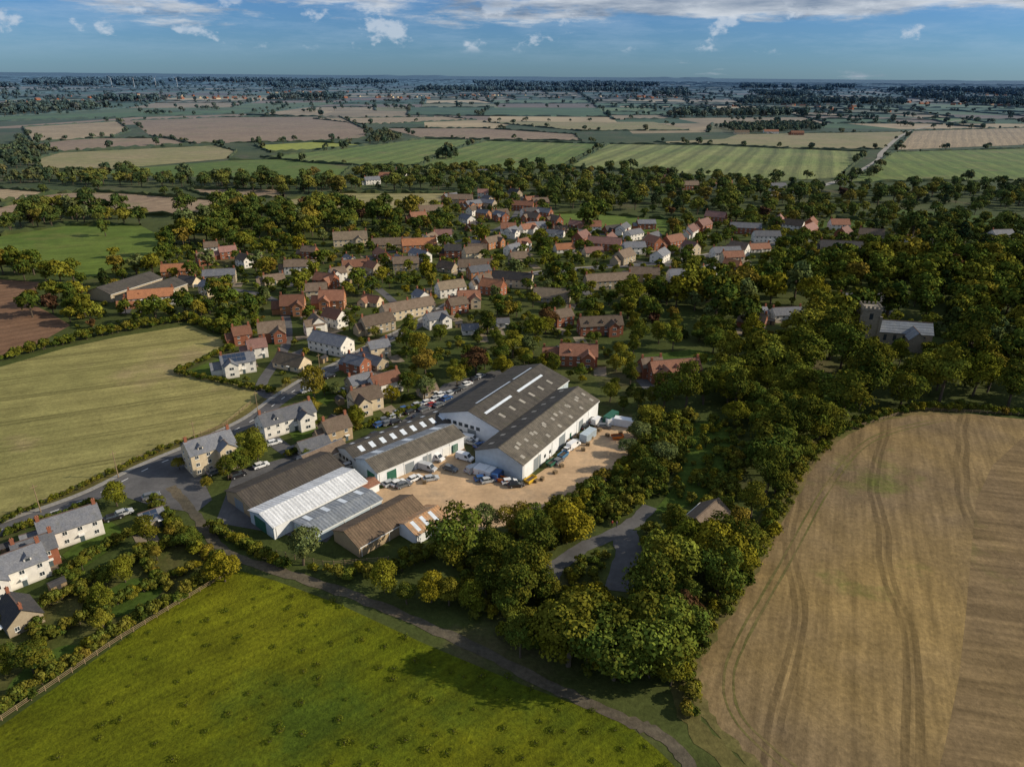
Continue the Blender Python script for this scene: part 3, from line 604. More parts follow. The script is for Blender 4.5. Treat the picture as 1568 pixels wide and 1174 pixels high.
for x,y in pts[ok]:
    if random.random()<.64: 
        w_=random.choice('WWWBBSCCO'); house_at(x,y,random.uniform(10,17),random.uniform(7,8.5),random.choice([20,40,-30,-50,10,60])+random.uniform(-12,12),w_,random.choice('RDDGPGDGKT'),random.choice([2,2,1]),wing=random.choice([0,0,1,-1]),chim=random.choice([1,2]))
hp=PP([(330,395),(640,390),(700,430),(640,520),(560,520),(420,560),(390,480),(300,470)])
pts=grid(hp,23); ok=free(pts,5)
for x,y in pts[ok]:
    if random.random()<.5:
        house_at(x,y,random.uniform(9,13),random.uniform(6.5,8),random.choice([20,40,-30,-50])+random.uniform(-12,12),random.choice('WWBSCCO'),random.choice('RDGGHD'),random.choice([1,2,2]),wing=random.choice([0,0,1,-1]),chim=random.choice([1,2]))
# church
cx,cy=P(1322,522); root=empty('church',(cx,cy,0),math.radians(-12)); w=MB();r=MB();o=MB()
w.box(-3.6,3.6,-3.6,3.6,0,15,0); w.box(-3.8,3.8,-3.8,3.8,14.2,14.6,0)
for i in range(5):
    for s in(-1,1):
        t=-3.6+i*1.6; w.box(t,t+.8,s*3.4-.2,s*3.4+.2,15.003,16,0)
        if 0<i<4: w.box(s*3.4-.2,s*3.4+.2,t,t+.8,15.003,16,0)
for s in(-1,1):
    for q in(-1,1): w.box(s*3.7-.5,s*3.7+.5,q*3.7-.5,q*3.7+.5,0,12,0)
gable_block(w,r,20,8,6,math.radians(42),14.2,0); gable_block(w,r,13,6,5.2,math.radians(45),17,-3.5,'y')
for s in(-1,1): o.box(-.7,.7,s*3.63-.03,s*3.63+.03,10.5,13,0); o.box(s*3.63-.03,s*3.63+.03,-.7,.7,10.5,13,0)
for i in range(5): o.box(6+i*3.6,7.2+i*3.6,-4.06,-4.003,2.4,4.9,0)
w.obj('walls',[simple('weathered_church_stone',(.24,.21,.165))],root); r.obj('roof',[lroof_m,lead_m],root); o.obj('windows',[glass_m],root); FOOT.append((cx+11,cy-2,15,7,math.radians(-12)))
# drives, patios and garden sheds beside the houses
gs=MB(); q=MB(); gable_block(gs,q,3,2.2,1.9,math.radians(25),over=.15,th=.08)
gs.add(q.v,q.f,1); gs.box(-.4,.4,-1.14,-1.103,.02,1.8,1)
gs_me=gs.mesh('garden_shed',[wood_m,RF['K']])
for i,(x,y,L,W,a) in enumerate(PATIO):
    if math.hypot(x,y)>520: continue
    c,s=math.cos(a),math.sin(a); T=lambda p,qq:(x+c*p-s*qq,y+s*p+c*qq)
    k=random.choice([-1,1]); x0=k*L*.5; d0=random.uniform(6,9)
    if random.random()<.75: ground_poly('house_drive',[T(x0-2.2,-W*.44),T(x0-2.4,-W/2-d0),T(x0+2.2,-W/2-d0-.6),T(x0+2.5,-W*.3)],random.choice([drive_m,drive_m,asph_m]),.0305+i*.0001+.06)
    if random.random()<.5: ground_poly('patio',[T(-L*.3,W*.4),T(L*.2,W*.4),T(L*.2,W/2+2.6),T(-L*.3,W/2+2.6)],drive_m,.1202+i*.0001)
    if random.random()<.45:
        gx,gy=T(-k*L*.5,W/2+random.uniform(4,7))
        if free(np.array([[gx,gy]]),1.6)[0]:
            o=bpy.data.objects.new('garden_shed',gs_me); COL.objects.link(o); o.location=(gx,gy,.01); o.rotation_euler=(0,0,a+random.choice([0,1.57])); FOOT.append((gx,gy,1.6,1.3,a))
# ------------------------------------------------------------------ vehicles
tyre_m=simple('tyre_rubber',(.02,.02,.02)); lampm=simple('headlamp',(.8,.8,.75),.2,.6,var=.02); tail=simple('tail_lamp',(.35,.02,.02),.3)
def paint(n,c): return simple(n,c,.25,.6,var=.03)
PAINTS=[paint('white_paint',(.75,.76,.77)),paint('silver_paint',(.42,.44,.46)),paint('black_paint',(.02,.02,.025)),paint('red_paint',(.30,.02,.02)),paint('blue_paint',(.03,.09,.25)),paint('grey_paint',(.13,.14,.15))]
def prof(mb,pr,y0,y1,m,inset=0):
    n=len(pr); mb.add([(x,y0+inset*(z>1),z) for x,z in pr]+[(x,y1-inset*(z>1),z) for x,z in pr],[tuple(range(n)),tuple(reversed(range(n,2*n)))]+[(i,n+i,n+(i+1)%n,(i+1)%n) for i in range(n)],m)
def wheels(mb,xs,y,r=.33):
    for x in xs:
        for s in(-1,1): mb.cone((x,s*(y-.2),r),(x,s*(y+.02),r),r,r,2,14); mb.cone((x,s*(y+.021),r),(x,s*(y+.03),r),r*.55,r*.5,4,10)
def car(p):
    mb=MB(); prof(mb,[(-2.1,.28),(2.1,.28),(2.2,.5),(2.15,.72),(1.15,.92),(-1.95,.96),(-2.15,.8),(-2.2,.5)],-.88,.88,0)
    lo=[(-1.9,-.8),(1.15,-.8),(1.15,.8),(-1.9,.8)];hi=[(-1.45,-.62),(.3,-.62),(.3,.62),(-1.45,.62)]
    mb.add([(x,y,.93) for x,y in lo]+[(x,y,1.42) for x,y in hi],[(0,1,5,4),(1,2,6,5),(2,3,7,6),(3,0,4,7)],1)
    mb.box(-1.5,.35,-.65,.65,1.40,1.48,0)
    for s in(-1,1): mb.add([(-.35,s*.79,.93),(-.25,s*.79,.93),(-.25,s*.64,1.42),(-.35,s*.64,1.42)],[(0,1,2,3)],0); mb.box(2.12,2.22,s*.6-.18,s*.6+.18,.55,.68,3); mb.box(-2.22,-2.14,s*.62-.15,s*.62+.15,.62,.8,5); mb.box(.75,.95,s*.98-.08,s*.98+.08,.93,1.06,0)
    wheels(mb,(-1.35,1.35),.88); return mb.mesh('car',[p,glass_m,tyre_m,lampm,PAINTS[1],tail])
def van(p):
    mb=MB(); prof(mb,[(-2.6,.35),(2.5,.35),(2.6,.6),(2.5,1.05),(1.75,1.25),(1.05,2.05),(.8,2.15),(-2.5,2.2),(-2.6,2.1)],-.95,.95,0,.08)
    mb.add([(1.80,-.78,1.28),(1.80,.78,1.28),(1.13,.74,2.0),(1.13,-.74,2.0)],[(0,1,2,3)],1)
    for s in(-1,1): mb.add([(.35,s*.955,1.2),(1.45,s*.955,1.2),(1.0,s*.90,1.9),(.35,s*.90,1.9)],[(0,1,2,3)],1); mb.box(2.5,2.62,s*.7-.16,s*.7+.16,.75,.95,3); mb.box(-2.63,-2.6,s*.8-.08,s*.8+.08,.8,1.3,5)
    wheels(mb,(-1.7,1.6),.93,.36); return mb.mesh('van',[p,glass_m,tyre_m,lampm,PAINTS[1],tail])
CARS=[car(p) for p in PAINTS]; VANS=[van(PAINTS[0]),van(PAINTS[1]),van(PAINTS[4])]
def put(name,me,px,py,ang):
    x,y=P(px,py); o=bpy.data.objects.new(name,me); COL.objects.link(o); o.location=(x,y,.095); o.rotation_euler=(0,0,math.radians(ang)); return o
for (x,y,a,k) in [(610,742,40,0),(598,742,45,1),(232,762,40,5),(648,672,-40,4),(690,672,-35,0),(722,680,-30,1),(735,684,50,4),(640,622,40,1),(628,632,45,2),(650,628,40,5),(668,612,42,1),(676,606,42,0),(590,645,42,5),(582,652,42,4),(700,600,50,2),(690,604,50,1),(575,668,42,2),(612,634,42,0),(640,640,42,2),(620,628,42,4),(775,722,-40,3),(905,645,52,5),(895,655,52,2),(420,680,40,0),(365,730,40,2),(470,600,40,1),(505,578,40,2),(555,548,35,5),(175,795,40,2),(190,788,40,1),(925,655,0,5),(300,440,10,1),(535,715,40,1),(720,720,60,1),(520,600,40,1),(640,700,50,5),(715,590,50,0),(708,596,50,5),(726,583,50,2),(735,578,50,1),(603,640,42,1),(595,650,42,5),(605,648,42,2),(655,618,42,0),(662,622,42,3),(738,735,20,4),(748,738,20,1),(705,668,-35,5),(712,672,-35,2),(560,690,40,1),(570,682,40,0),(618,745,40,5),(626,716,55,2),(633,700,55,0),(660,735,20,1),(690,720,-30,5),(870,690,50,0),(880,680,50,1),(855,708,50,5),(780,740,20,0),(790,745,15,2),(635,735,50,0),(450,690,40,2),(400,715,40,0),(330,725,40,5),(684,612,50,4),(672,622,50,5)]:
    put('parked_car',CARS[k],x,y,a+random.uniform(-5,5))
for (x,y,a,k) in [(668,704,-35,0),(685,690,60,1),(692,684,50,0),(745,724,60,0),(754,727,62,0),(736,722,60,0),(763,731,62,2),(728,722,40,1),(878,685,55,0),(655,720,-30,1),(600,690,55,0),(720,676,-20,0),(940,650,20,0),(650,690,55,0),(915,648,50,0),(712,704,-30,0)]:
    put('parked_van',VANS[k],x,y,a+random.uniform(-5,5))
blue_m=simple('blue_container_steel',(.05,.16,.30),.5); org_m=simple('orange_plastic',(.6,.16,.03),.5); yel_m=simple('yellow_skip_paint',(.6,.38,.03),.5)
def pallets(px,py,a):
    mb=MB()
    for i in range(6):
        z=i*.16
        for k in range(5): mb.box(-.6,.6,-.5+k*.22,-.38+k*.22,z+.1,z+.13,0)
        for k in(-.5,0,.42): mb.box(k,k+.1,-.5,.5,z,z+.098,0)
    x,y=P(px,py); mb.obj('pallet_stack',[wood_m],None,(x,y,.07),a)
def skip(px,py,a,m):
    mb=MB(); prof(mb,[(-1.3,.1),(1.3,.1),(1.9,1.3),(1.8,1.3),(1.22,.2),(-1.22,.2),(-1.8,1.3),(-1.9,1.3)],-.85,.85,0); mb.box(-1.75,1.75,-.9,-.853,.5,1.3,0); mb.box(-1.75,1.75,.853,.9,.5,1.3,0); mb.box(-1.4,1.4,-.8,.8,.21,.9,1)
    x,y=P(px,py); mb.obj('skip_container',[m,bark_m],None,(x,y,.07),math.radians(a))
def container(px,py,a,m):
    mb=MB(); mb.box(-3,3,-1.2,1.2,.15,2.6,0)
    for i in range(19):
        for s in(-1,1): mb.box(-2.9+i*.32,-2.75+i*.32,s*1.225-.024,s*1.225+.024,.25,2.5,0)
    for s in(-.9,-.3,.3,.9): mb.box(3.003,3.05,s-.03,s+.03,.3,2.5,1)
    for sx in(-2.9,2.7):
        for sy in(-1.15,.95): mb.box(sx,sx+.2,sy,sy+.2,0,.148,1)
    x,y=P(px,py); mb.obj('shipping_container',[m,frame_m],None,(x,y,.07),math.radians(a))
for x,y in[(880,672),(886,668),(872,678),(912,665),(918,660),(845,705),(838,700),(656,735),(650,740),(700,700),(930,668),(950,665),(860,715),(955,645),(893,690),(900,682),(850,725),(820,738),(830,735),(905,672),(865,695)]: pallets(x,y,random.random()*3)
for x,y,a,m in[(770,738,-30,org_m),(812,738,50,yel_m),(862,700,55,blue_m),(945,672,10,org_m),(845,712,50,grn_m)]: skip(x,y,a,m)
for x,y,a,m in[(935,645,55,grn_m),(686,688,-35,grn_m),(900,672,55,bsheet_m),(672,690,55,wsheet_m),(638,708,55,grn_m),(955,652,-20,wsheet_m)]: container(x,y,a,m)
def fence(name,pts,h=1.2,sp=2.4):
    a=np.array(pts);s=np.r_[0,np.cumsum(np.linalg.norm(np.diff(a,axis=0),axis=1))];mb=MB();d=0;prev=None
    while d<s[-1]:
        p=(np.interp(d,s,a[:,0]),np.interp(d,s,a[:,1])); mb.box(p[0]-.07,p[0]+.07,p[1]-.07,p[1]+.07,0,h,0)
        if prev:
            for z in(.4,.75,1.08): mb.cone((*prev,z*h/1.2),(*p,z*h/1.2),.05,.05,0,4,False)
        prev=p;d+=sp
    mb.obj(name,[wood_m])
fence('post_and_rail_fence',PP([(352,878),(180,982),(0,1105),(-150,1210)]))
fence('post_and_rail_fence',PP([(0,800),(130,742),(240,690),(340,655),(385,618)]))
fence('yard_fence',PP([(330,805),(400,845),(500,868),(600,860)]),1.6)
fence('post_and_rail_fence',PP([(1290,662),(1400,628),(1568,636)]))
for px,py in[(70,795),(190,740),(310,690),(405,640),(500,578),(610,520),(690,478)]:
    x,y=P(px,py); mb=MB(); mb.cone((0,0,0),(0,0,8),.14,.09,0,8); mb.box(-.8,.8,-.05,.05,7.2,7.32,0)
    for k in(-.7,0,.7): mb.cone((k,0,7.32),(k,0,7.5),.05,.04,0,6)
    mb.obj('utility_pole',[wood_m],None,(x-3,y+3,0),.9)
def person(px,py,a,shirt):
    x,y=P(px,py)
    V=[(0,0,.95),(0,0,1.2),(0,0,1.45),(0,0,1.56),(0,.01,1.7),(.1,0,.9),(.13,.16,.5),(.13,.1,.08),(.13,.28,.04),(-.1,0,.9),(-.12,-.1,.5),(-.12,-.28,.12),(-.12,-.12,.04),(.2,0,1.42),(.26,-.08,1.15),(.27,.05,.9),(-.2,0,1.42),(-.26,.08,1.15),(-.27,.2,.92)]
    E=[(0,1),(1,2),(2,3),(3,4),(0,5),(5,6),(6,7),(7,8),(0,9),(9,10),(10,11),(11,12),(2,13),(13,14),(14,15),(2,16),(16,17),(17,18)]
    R=[.15,.14,.16,.06,.11,.1,.07,.05,.045,.1,.07,.05,.045,.07,.05,.035,.07,.05,.035]
    me=bpy.data.meshes.new('person'); me.from_pydata(V,E,[]); o=bpy.data.objects.new('person_walking',me); COL.objects.link(o); o.location=(x,y,.08); o.rotation_euler=(0,0,a)
    sm=o.modifiers.new('skin','SKIN')
    if not me.skin_vertices:
        bpy.context.view_layer.objects.active=o
        try: bpy.ops.mesh.customdata_skin_add()
        except Exception: pass
    if me.skin_vertices:
        for i,rr in enumerate(R): me.skin_vertices[0].data[i].radius=(rr,rr); me.skin_vertices[0].data[i].use_root=(i==0)
    o.modifiers.new('sub','SUBSURF').levels=1; me.materials.append(shirt)
def clothes(name,top):
    m,g=newmat(name); z=g.sep(g.n('ShaderNodeTexCoord').outputs['Object'])[2]
    c=g.mix(g.m('GREATER_THAN',z,.95),(.03,.035,.06),top); c=g.mix(g.m('GREATER_THAN',z,1.53),c,(.45,.27,.2)); c=g.mix(g.m('GREATER_THAN',z,1.72),c,(.05,.03,.02)); finish(g,c,.9); return m
person(937,806,.4,clothes('person_clothes_red',(.3,.04,.04))); person(944,807,.6,clothes('person_clothes_dark',(.05,.05,.07)))
# ------------------------------------------------------------------ hedges / woods
def hedge(group,pts,sp=1.3,s=(.55,.85),w=.5):
    a=np.array(pts);q=np.r_[0,np.cumsum(np.linalg.norm(np.diff(a,axis=0),axis=1))];d=0
    while d<q[-1]:
        inst(group,random.choices(BUSH,[5,3,1])[0][1],np.interp(d,q,a[:,0])+random.uniform(-w,w),np.interp(d,q,a[:,1])+random.uniform(-w,w),random.uniform(*s)); d+=sp*random.uniform(.7,1.2)
hedge('garden_hedge',PP([(345,872),(180,972),(0,1090),(-120,1170)]),1.2,(.8,1.2),.9)
hedge('roadside_hedge',PP([(-80,838),(0,802),(130,745),(240,693),(300,672)]),1.3,(.5,.75))
hedge('roadside_hedge',PP([(0,822),(70,800),(150,772)]),1.3,(.7,1.0)); hedge('garden_hedge',PP([(95,880),(200,820),(240,815)]),1.2,(.8,1.1)); hedge('garden_hedge',PP([(0,960),(120,905),(220,850),(290,830)]),1.2,(.8,1.2)); hedge('garden_hedge',PP([(60,985),(180,925),(300,870)]),1.2,(.7,1.1))
hedge('garden_hedge',PP([(120,905),(165,955)]),1.2,(.7,1.1)); hedge('garden_hedge',PP([(215,855),(260,905)]),1.2,(.7,1.1)); hedge('garden_hedge',PP([(45,940),(75,1030)]),1.2,(.7,1.1)); hedge('garden_hedge',PP([(235,775),(300,845),(345,872)]),1.3,(.8,1.4),.9)
hedge('garden_hedge',PP([(270,572),(420,602)]),1.2,(.7,.9)); hedge('garden_hedge',PP([(345,520),(352,535),(272,570)]),1.3,(.7,1.0)); hedge('field_hedge',PP([(0,552),(100,525),(180,508),(290,490),(350,515)]),1.6,(1.0,1.7),1.5)
hedge('yard_hedge',PP([(320,812),(400,850),(440,868)]),1.2,(.8,1.3),.9); hedge('field_hedge',PP([(1285,664),(1335,641),(1400,628),(1480,627),(1568,636),(1700,650)]),1.5,(.8,1.3),1)
hedge('garden_hedge',PP([(425,640),(500,650),(560,640)]),1.2,(.6,.9)); hedge('garden_hedge',PP([(440,700),(520,668),(600,640),(640,625)]),1.2,(.6,.9))
valley=PP([(1050,650),(1100,640),(1125,665),(1122,715),(1085,765),(1030,790),(1000,785),(1035,740)])
ring=PP([(838,920),(828,872),(875,828),(930,800),(990,775),(1008,800),(1000,850),(1000,935),(950,958),(880,948)])
wood(PP([(450,878),(560,892),(640,880),(690,858),(720,975),(700,965),(600,915),(500,884)]),6.2,.45,.8,wts=[6,3,1,3,3,4,0,1],mar=1.6)
LW=PP([(690,858),(740,830),(790,822),(830,815),(850,800),(900,800),(1000,785),(1030,820),(1110,790),(1165,835),(1140,880),(1095,945),(1058,1008),(1056,1068),(980,1070),(900,1045),(800,1015),(710,972)])
wood(LW,6.8,.65,1.25,excl=[ring],wts=[6,4,3,3,4,1,0,1],mar=1.6)
hedge('field_edge_scrub',PP([(1060,1090),(1050,1030),(1080,970),(1120,905),(1158,845),(1198,770),(1238,702),(1280,664)]),1.6,(.8,1.6),1.6)
WR1=PP([(1000,600),(1090,585),(1245,612),(1278,655),(1240,700),(1200,770),(1165,838),(1120,850),(1105,810),(1125,770),(1150,710),(1140,660),(1090,636),(1010,640)])
wood(WR1,7.4,.7,1.35,excl=[valley,PP([(960,590),(1090,585),(1090,618),(960,618)])],wts=[6,5,4,3,4,1,0,0],mar=2)
wood(PP([(960,640),(1010,640),(1050,655),(1030,735),(1000,760),(985,720)]),9,.5,.85,wts=[3,1,0,4,2,3,0,3],mar=2)
CF=PP([(1285,500),(1440,495),(1450,545),(1400,590),(1300,585)])
WR2=PP([(1090,590),(1110,560),(1110,500),(1010,480),(1010,445),(1180,430),(1330,400),(1568,392),(1900,400),(1900,640),(1568,630),(1480,622),(1400,622),(1330,634),(1290,653),(1245,625)])
GAP=PP([(1150,470),(1235,465),(1245,545),(1150,545)])
wood(WR2,11.0,.85,1.8,excl=[CF,GAP,PP([(1235,612),(1262,598),(1315,602),(1318,622),(1262,632)])],wts=[6,7,6,3,4,0,1,1],mar=4,drop=.06)
wood(CF,8,.4,.75,wts=[3,3,2,3,2,3,1,0],mar=2.5); wood(GAP,8,.35,.6,mar=2.5)
wood(PP([(780,590),(870,572),(960,585),(1090,590),(1090,615),(985,625),(950,635),(920,600),(860,585)]),7.5,.42,.68,wts=[5,4,3,3,3,2,2,0],low=18)
wood(PP([(940,540),(1000,490),(1100,490),(1115,560),(1060,575),(1000,560),(940,570)]),9,.55,1.0,wts=[5,4,3,3,3,2,2,0],excl=[PP([(985,545),(1060,535),(1105,545),(1070,560),(1000,558)])],low=20,drop=.1)
for (pl,sp,s) in [(PP([(985,640),(1060,640),(1045,700),(1010,760),(960,800),(860,800),(800,800),(880,765),(950,720),(975,690)]),2.3,(.8,1.9)),(PP([(862,880),(900,852),(938,855),(932,915),(880,925)]),2.4,(.6,1.1)),(PP([(820,800),(900,800),(960,800),(900,822),(850,850),(830,880)]),2.3,(.6,1.3)),(PP([(975,815),(1010,790),(1020,850),(1000,930),(940,950),(860,935),(850,910),(975,905)]),2.5,(.6,1.2)),(PP([(440,868),(600,872),(620,845),(720,828),(700,850),(560,895)]),2.6,(.7,1.4)),(PP([(700,840),(840,800),(840,880),(960,955),(1060,960),(1050,1050),(900,1040),(700,950)]),3.4,(.8,1.5)),(PP([(1125,650),(1150,700),(1115,790),(1020,800),(1085,765),(1122,715)]),2.8,(.8,1.6)),(valley,4,(.5,1.4))]:
    pts=grid(pl,sp); ok=free(pts,.8)
    for x,y in pts[ok]: inst('scrub_bushes',random.choices(BUSH,[5,3,1])[0][1],x,y,random.uniform(*s))
wood(PP([(930,715),(980,650),(1020,660),(1000,750),(920,795),(850,795),(900,750)]),8.5,.4,.75,wts=[3,2,0,2,2,5,0,3],mar=1.5)
for x,y,s,k in [(465,865,.95,7),(745,815,.8,7),(790,822,.8,0),(815,818,.75,0),(395,710,.8,4),(372,722,.65,0),(350,735,.6,1),(318,748,.55,5),(345,890,.75,4),(325,880,.6,5),(275,718,.6,5),(180,775,.75,4),(300,838,.65,5),(262,822,.55,5),(650,612,.85,7),(625,600,.7,0),(545,655,.6,4),(475,640,.6,0),(700,590,.7,0),(770,575,.8,4),(830,568,.7,4),(1310,618,.8,1),(1085,875,1.35,4),(1050,860,1.15,4),(1115,880,1.15,4),(900,1015,1.3,0),(860,1005,1.3,4),(1000,1025,1.4,0),(980,1000,1.2,3),(940,1040,1.3,0),(545,640,.5,4),(470,700,.5,5),(388,700,.8,0),(1240,470,1.6,4),(965,470,1.6,4),(820,520,1.1,4),(1182,705,.9,8),(1445,430,1.6,8),(830,920,.7,8),(1045,965,.9,8),(840,505,1.0,8)]:
    X,Y=P(x,y); nm,me=NEAR[k]; o=bpy.data.objects.new(nm,me); COL.objects.link(o); o.location=(X,Y,0); o.scale=(s,)*3; o.rotation_euler=(0,0,random.random()*6)
wood(PP([(0,960),(150,900),(290,840),(330,870),(180,955),(0,1075),(-100,1150),(-100,1010)]),7.5,.35,.7,wts=[2,1,0,3,2,6,1,1],mar=1.5,drop=.25)
wood(PP([(60,880),(160,830),(290,790),(340,840),(290,850),(150,890),(0,950),(-60,960)]),6.8,.3,.62,wts=[2,1,0,3,1,6,0,0],mar=1.5,drop=.2)
V=PP([(110,505),(108,440),(250,405),(330,365),(480,368),(560,350),(650,332),(700,300),(840,300),(838,342),(880,358),(1022,368),(1035,340),(1200,320),(1440,330),(1600,362),(1600,420),(1180,435),(1005,470),(1010,490),(1000,500),(940,540),(940,570),(860,592),(800,556),(700,585),(600,625),(490,640),(440,600),(345,578),(350,535),(352,522),(290,492)])
ex=[MIDW[-1],MIDW[-3]]
wood(V,9.8,.5,1.15,excl=ex,wts=[6,4,2,4,3,4,1,1],mar=2.2,group='village_trees',drop=.1,low=26)
pts=grid(V,6.5); ok=free(pts,1.0)
for x,y in pts[ok]:
    if random.random()<.6: inst('garden_shrubs',random.choices(BUSH,[5,3,1])[0][1],x,y,random.uniform(.6,1.4))
wood(PP([(640,600),(700,570),(800,545),(860,560),(850,590),(790,560),(690,590),(640,625)]),7,.5,.8,group='village_trees')
wood(PP([(300,480),(340,470),(400,490),(360,520)]),7,.4,.7,group='village_trees')
for pl,sp,s,dr in [([(-200,265),(0,270),(250,273),(420,281),(540,284),(520,298),(430,297),(280,288),(120,287),(0,282),(-200,280)],13,(.8,1.6),.15),
 ([(430,303),(540,286),(545,266),(620,266),(780,262),(870,264),(1000,270),(1200,285),(1300,292),(1568,292),(1900,297),(1900,340),(1568,325),(1350,314),(1200,322),(1040,332),(900,320),(840,320),(790,300),(700,300),(695,294),(520,292)],12.5,(.7,1.5),.28),
 ([(20,352),(55,322),(200,332),(235,346),(100,345),(0,360)],12,(1.0,1.6),.1),
 ([(250,405),(262,372),(350,322),(400,330),(470,318),(560,322),(650,332),(560,352),(480,370),(330,368)],11.5,(.9,1.7),.05),
 ([(-200,410),(0,400),(60,420),(130,430),(108,442),(50,430),(0,428),(-200,440)],11,(1.0,1.5),.05),
 ([(45,500),(60,470),(108,445),(150,500),(110,505),(75,478),(48,466)],9,(.6,1.1),.1),
 ([(0,230),(45,235),(60,262),(-200,262),(-200,240)],14,(1,1.5),.2),([(30,212),(45,222),(92,234),(60,243),(20,230)],14,(1,1.4),.2),
 ([(560,205),(590,205),(620,215),(560,222)],14,(1,1.4),.2),([(670,236),(700,236),(705,244),(672,246)],14,(1,1.5),0),([(1090,195),(1240,190),(1260,200),(1130,205)],14,(1,1.5),.2),
 ([(1300,282),(1342,262),(1360,235),(1350,262),(1320,284)],12,(.8,1.2),.2)]:
    wood(PP(pl),sp,*s,drop=dr)
for (x,y,s) in [(683,243,2),(240,222,1.2),(162,362,1.0),(500,230,1.1),(60,215,1.3),(965,262,1.6),(905,220,1.2),(175,395,.8),(1470,375,1.8),(1395,372,1.9),(910,352,2.0),(900,356,1.6),(135,312,1.2),(285,331,1.5)]:
    X,Y=P(x,y); plant(X,Y,s)
hm=MB()
def ridge(p,q,h,w,step):
    p=np.array(p);q=np.array(q);L=np.linalg.norm(q-p)
    if L<step: return
    n=max(2,int(L/step)); t=np.linspace(0,1,n+1); u=(q-p)/L; nn=np.array([-u[1],u[0]]); o=len(hm.v)
    for i in range(n+1):
        c=p+(q-p)*t[i]; hh=h*random.uniform(.35,1.5); ww=w*random.uniform(.6,1.3)
        for a,z in((-1,0),(-.75,hh*.8),(.1,hh),(.8,hh*.75),(1,0)): k=c+nn*(a*ww/2+random.uniform(-.2,.2)*w); hm.v.append((k[0],k[1],z))
    for i in range(n):
        if random.random()<.04: continue
        for j in range(4): a=o+i*5+j; hm.f.append((a,a+5,a+6,a+1)); hm.m.append(0)
for w in MIDW:
    for a,b in zip(w,w[1:]+w[:1]):
        d=math.hypot(*(np.array(a)+np.array(b))/2)
        if random.random()<.8: ridge(a,b,2.6,3.2,4 if d<900 else 7)
        n=int(math.dist(a,b)/40)
        for k in range(n):
            if random.random()<.5: t=random.random(); plant(a[0]+(b[0]-a[0])*t,a[1]+(b[1]-a[1])*t,random.uniform(.5,1.4),group='hedgerow_trees')
def far(q,depth):
    a=np.array(q); c=a.mean(0); d=np.linalg.norm(c)
    e=[np.linalg.norm(a[(i+1)%4]-a[i]) for i in range(4)]
    ext=max(np.linalg.norm(a[0]-a[2]),np.linalg.norm(a[1]-a[3]))/2
    if abs(c[0])-ext>.80*(c[1]+ext)+300 or c[1]+ext<0: return
    sz=math.sqrt(max(e[0],e[2])*max(e[1],e[3])); lim=random.uniform(.6,1.8)*(170+.035*d)
    if sz<lim or depth>12:
        if c[1]>1620 : leafs.append((a,d))
        return
    i=0 if max(e[0],e[2])>max(e[1],e[3]) else 1
    t1=random.uniform(.28,.72);t2=min(.78,max(.22,t1+random.uniform(-.2,.2)))
    m1=a[i]+(a[(i+1)%4]-a[i])*t1; m2=a[(i+3)%4]+(a[(i+2)%4]-a[(i+3)%4])*t2
    far([a[i],m1,m2,a[(i+3)%4]],depth+1); far([m1,a[(i+1)%4],a[(i+2)%4],m2],depth+1)
leafs=[]
far([(-16000,-500),(15000,1500),(17000,19000),(-15000,17500)],0)
cols=[((.22,.16,.11),4),((.32,.25,.15),5),((.12,.16,.05),6),((.07,.11,.03),5),((.19,.18,.08),5),((.19,.12,.08),3),((.48,.38,.22),3),((.04,.06,.02),4)]
bv=[];bfc=[];bcol=[]
midcheck=[w for w in MIDW]
for a,d in leafs:
    k=random.choices(range(8),[c[1] for c in cols])[0]; c=cols[k][0]; o=len(bv)
    cc=a.mean(0)
    near_mid=any(pip(a,w).any() or pip(cc[None],w)[0] for w in midcheck)
    bv+=[(x,y,.03) for x,y in a]; bfc.append((o,o+1,o+2,o+3)); v=random.uniform(.75,1.25); bcol+=[(c[0]*v,c[1]*v,c[2]*v,1)]*4
    if near_mid: continue
    st=max(9,d/150)
    for i in range(4):
        p,q=a[i],a[(i+1)%4]
        if random.random()<.5: ridge(p,q,2.6+d/2500,4.5+d/700,st)
        if d<8000:
            n=int(np.linalg.norm(q-p)/(60+d/35))
            for _ in range(n):
                t=random.random(); s=random.uniform(.6,1.5)*(1+d/9000); r=p+(q-p)*t; inst('distant_hedgerow_trees',random.choice(FAR)[1],r[0],r[1],s)
    if k==7:
        sp=18+d/180
        if d<10000:
            for x,y in grid([tuple(p) for p in a],sp): inst('distant_woodland',random.choice(FAR)[1],x,y,random.uniform(.9,1.4)*sp/14)
    elif d<6000 and random.random()<.35:
        x0,y0=cc+RNG.uniform(-40,40,2)
        for _ in range(random.randint(4,14)): inst('distant_copse',random.choice(FAR)[1],x0+random.gauss(0,22),y0+random.gauss(0,14),random.uniform(.8,1.5))
me=bpy.data.meshes.new('distant_farmland'); me.from_pydata(bv,[],bfc); at=me.color_attributes.new('fieldcol','FLOAT_COLOR','POINT'); at.data.foreach_set('color',np.array(bcol,dtype=np.float32).ravel())
fm,g=newmat('farmland_patchwork'); c=g.n('ShaderNodeAttribute',None,attribute_name='fieldcol').outputs['Color']
pos=g.n('ShaderNodeNewGeometry').outputs['Position']; v=g.mr(g.noise(pos,.008,5),.3,.7,.75,1.25); c=g.mix(1.0,c,g.grey(v),'MULTIPLY'); finish(g,haze_tint(g,c),.95,.1)
me.materials.append(fm); COL.objects.link(bpy.data.objects.new('distant_farmland',me))
vm=MB()
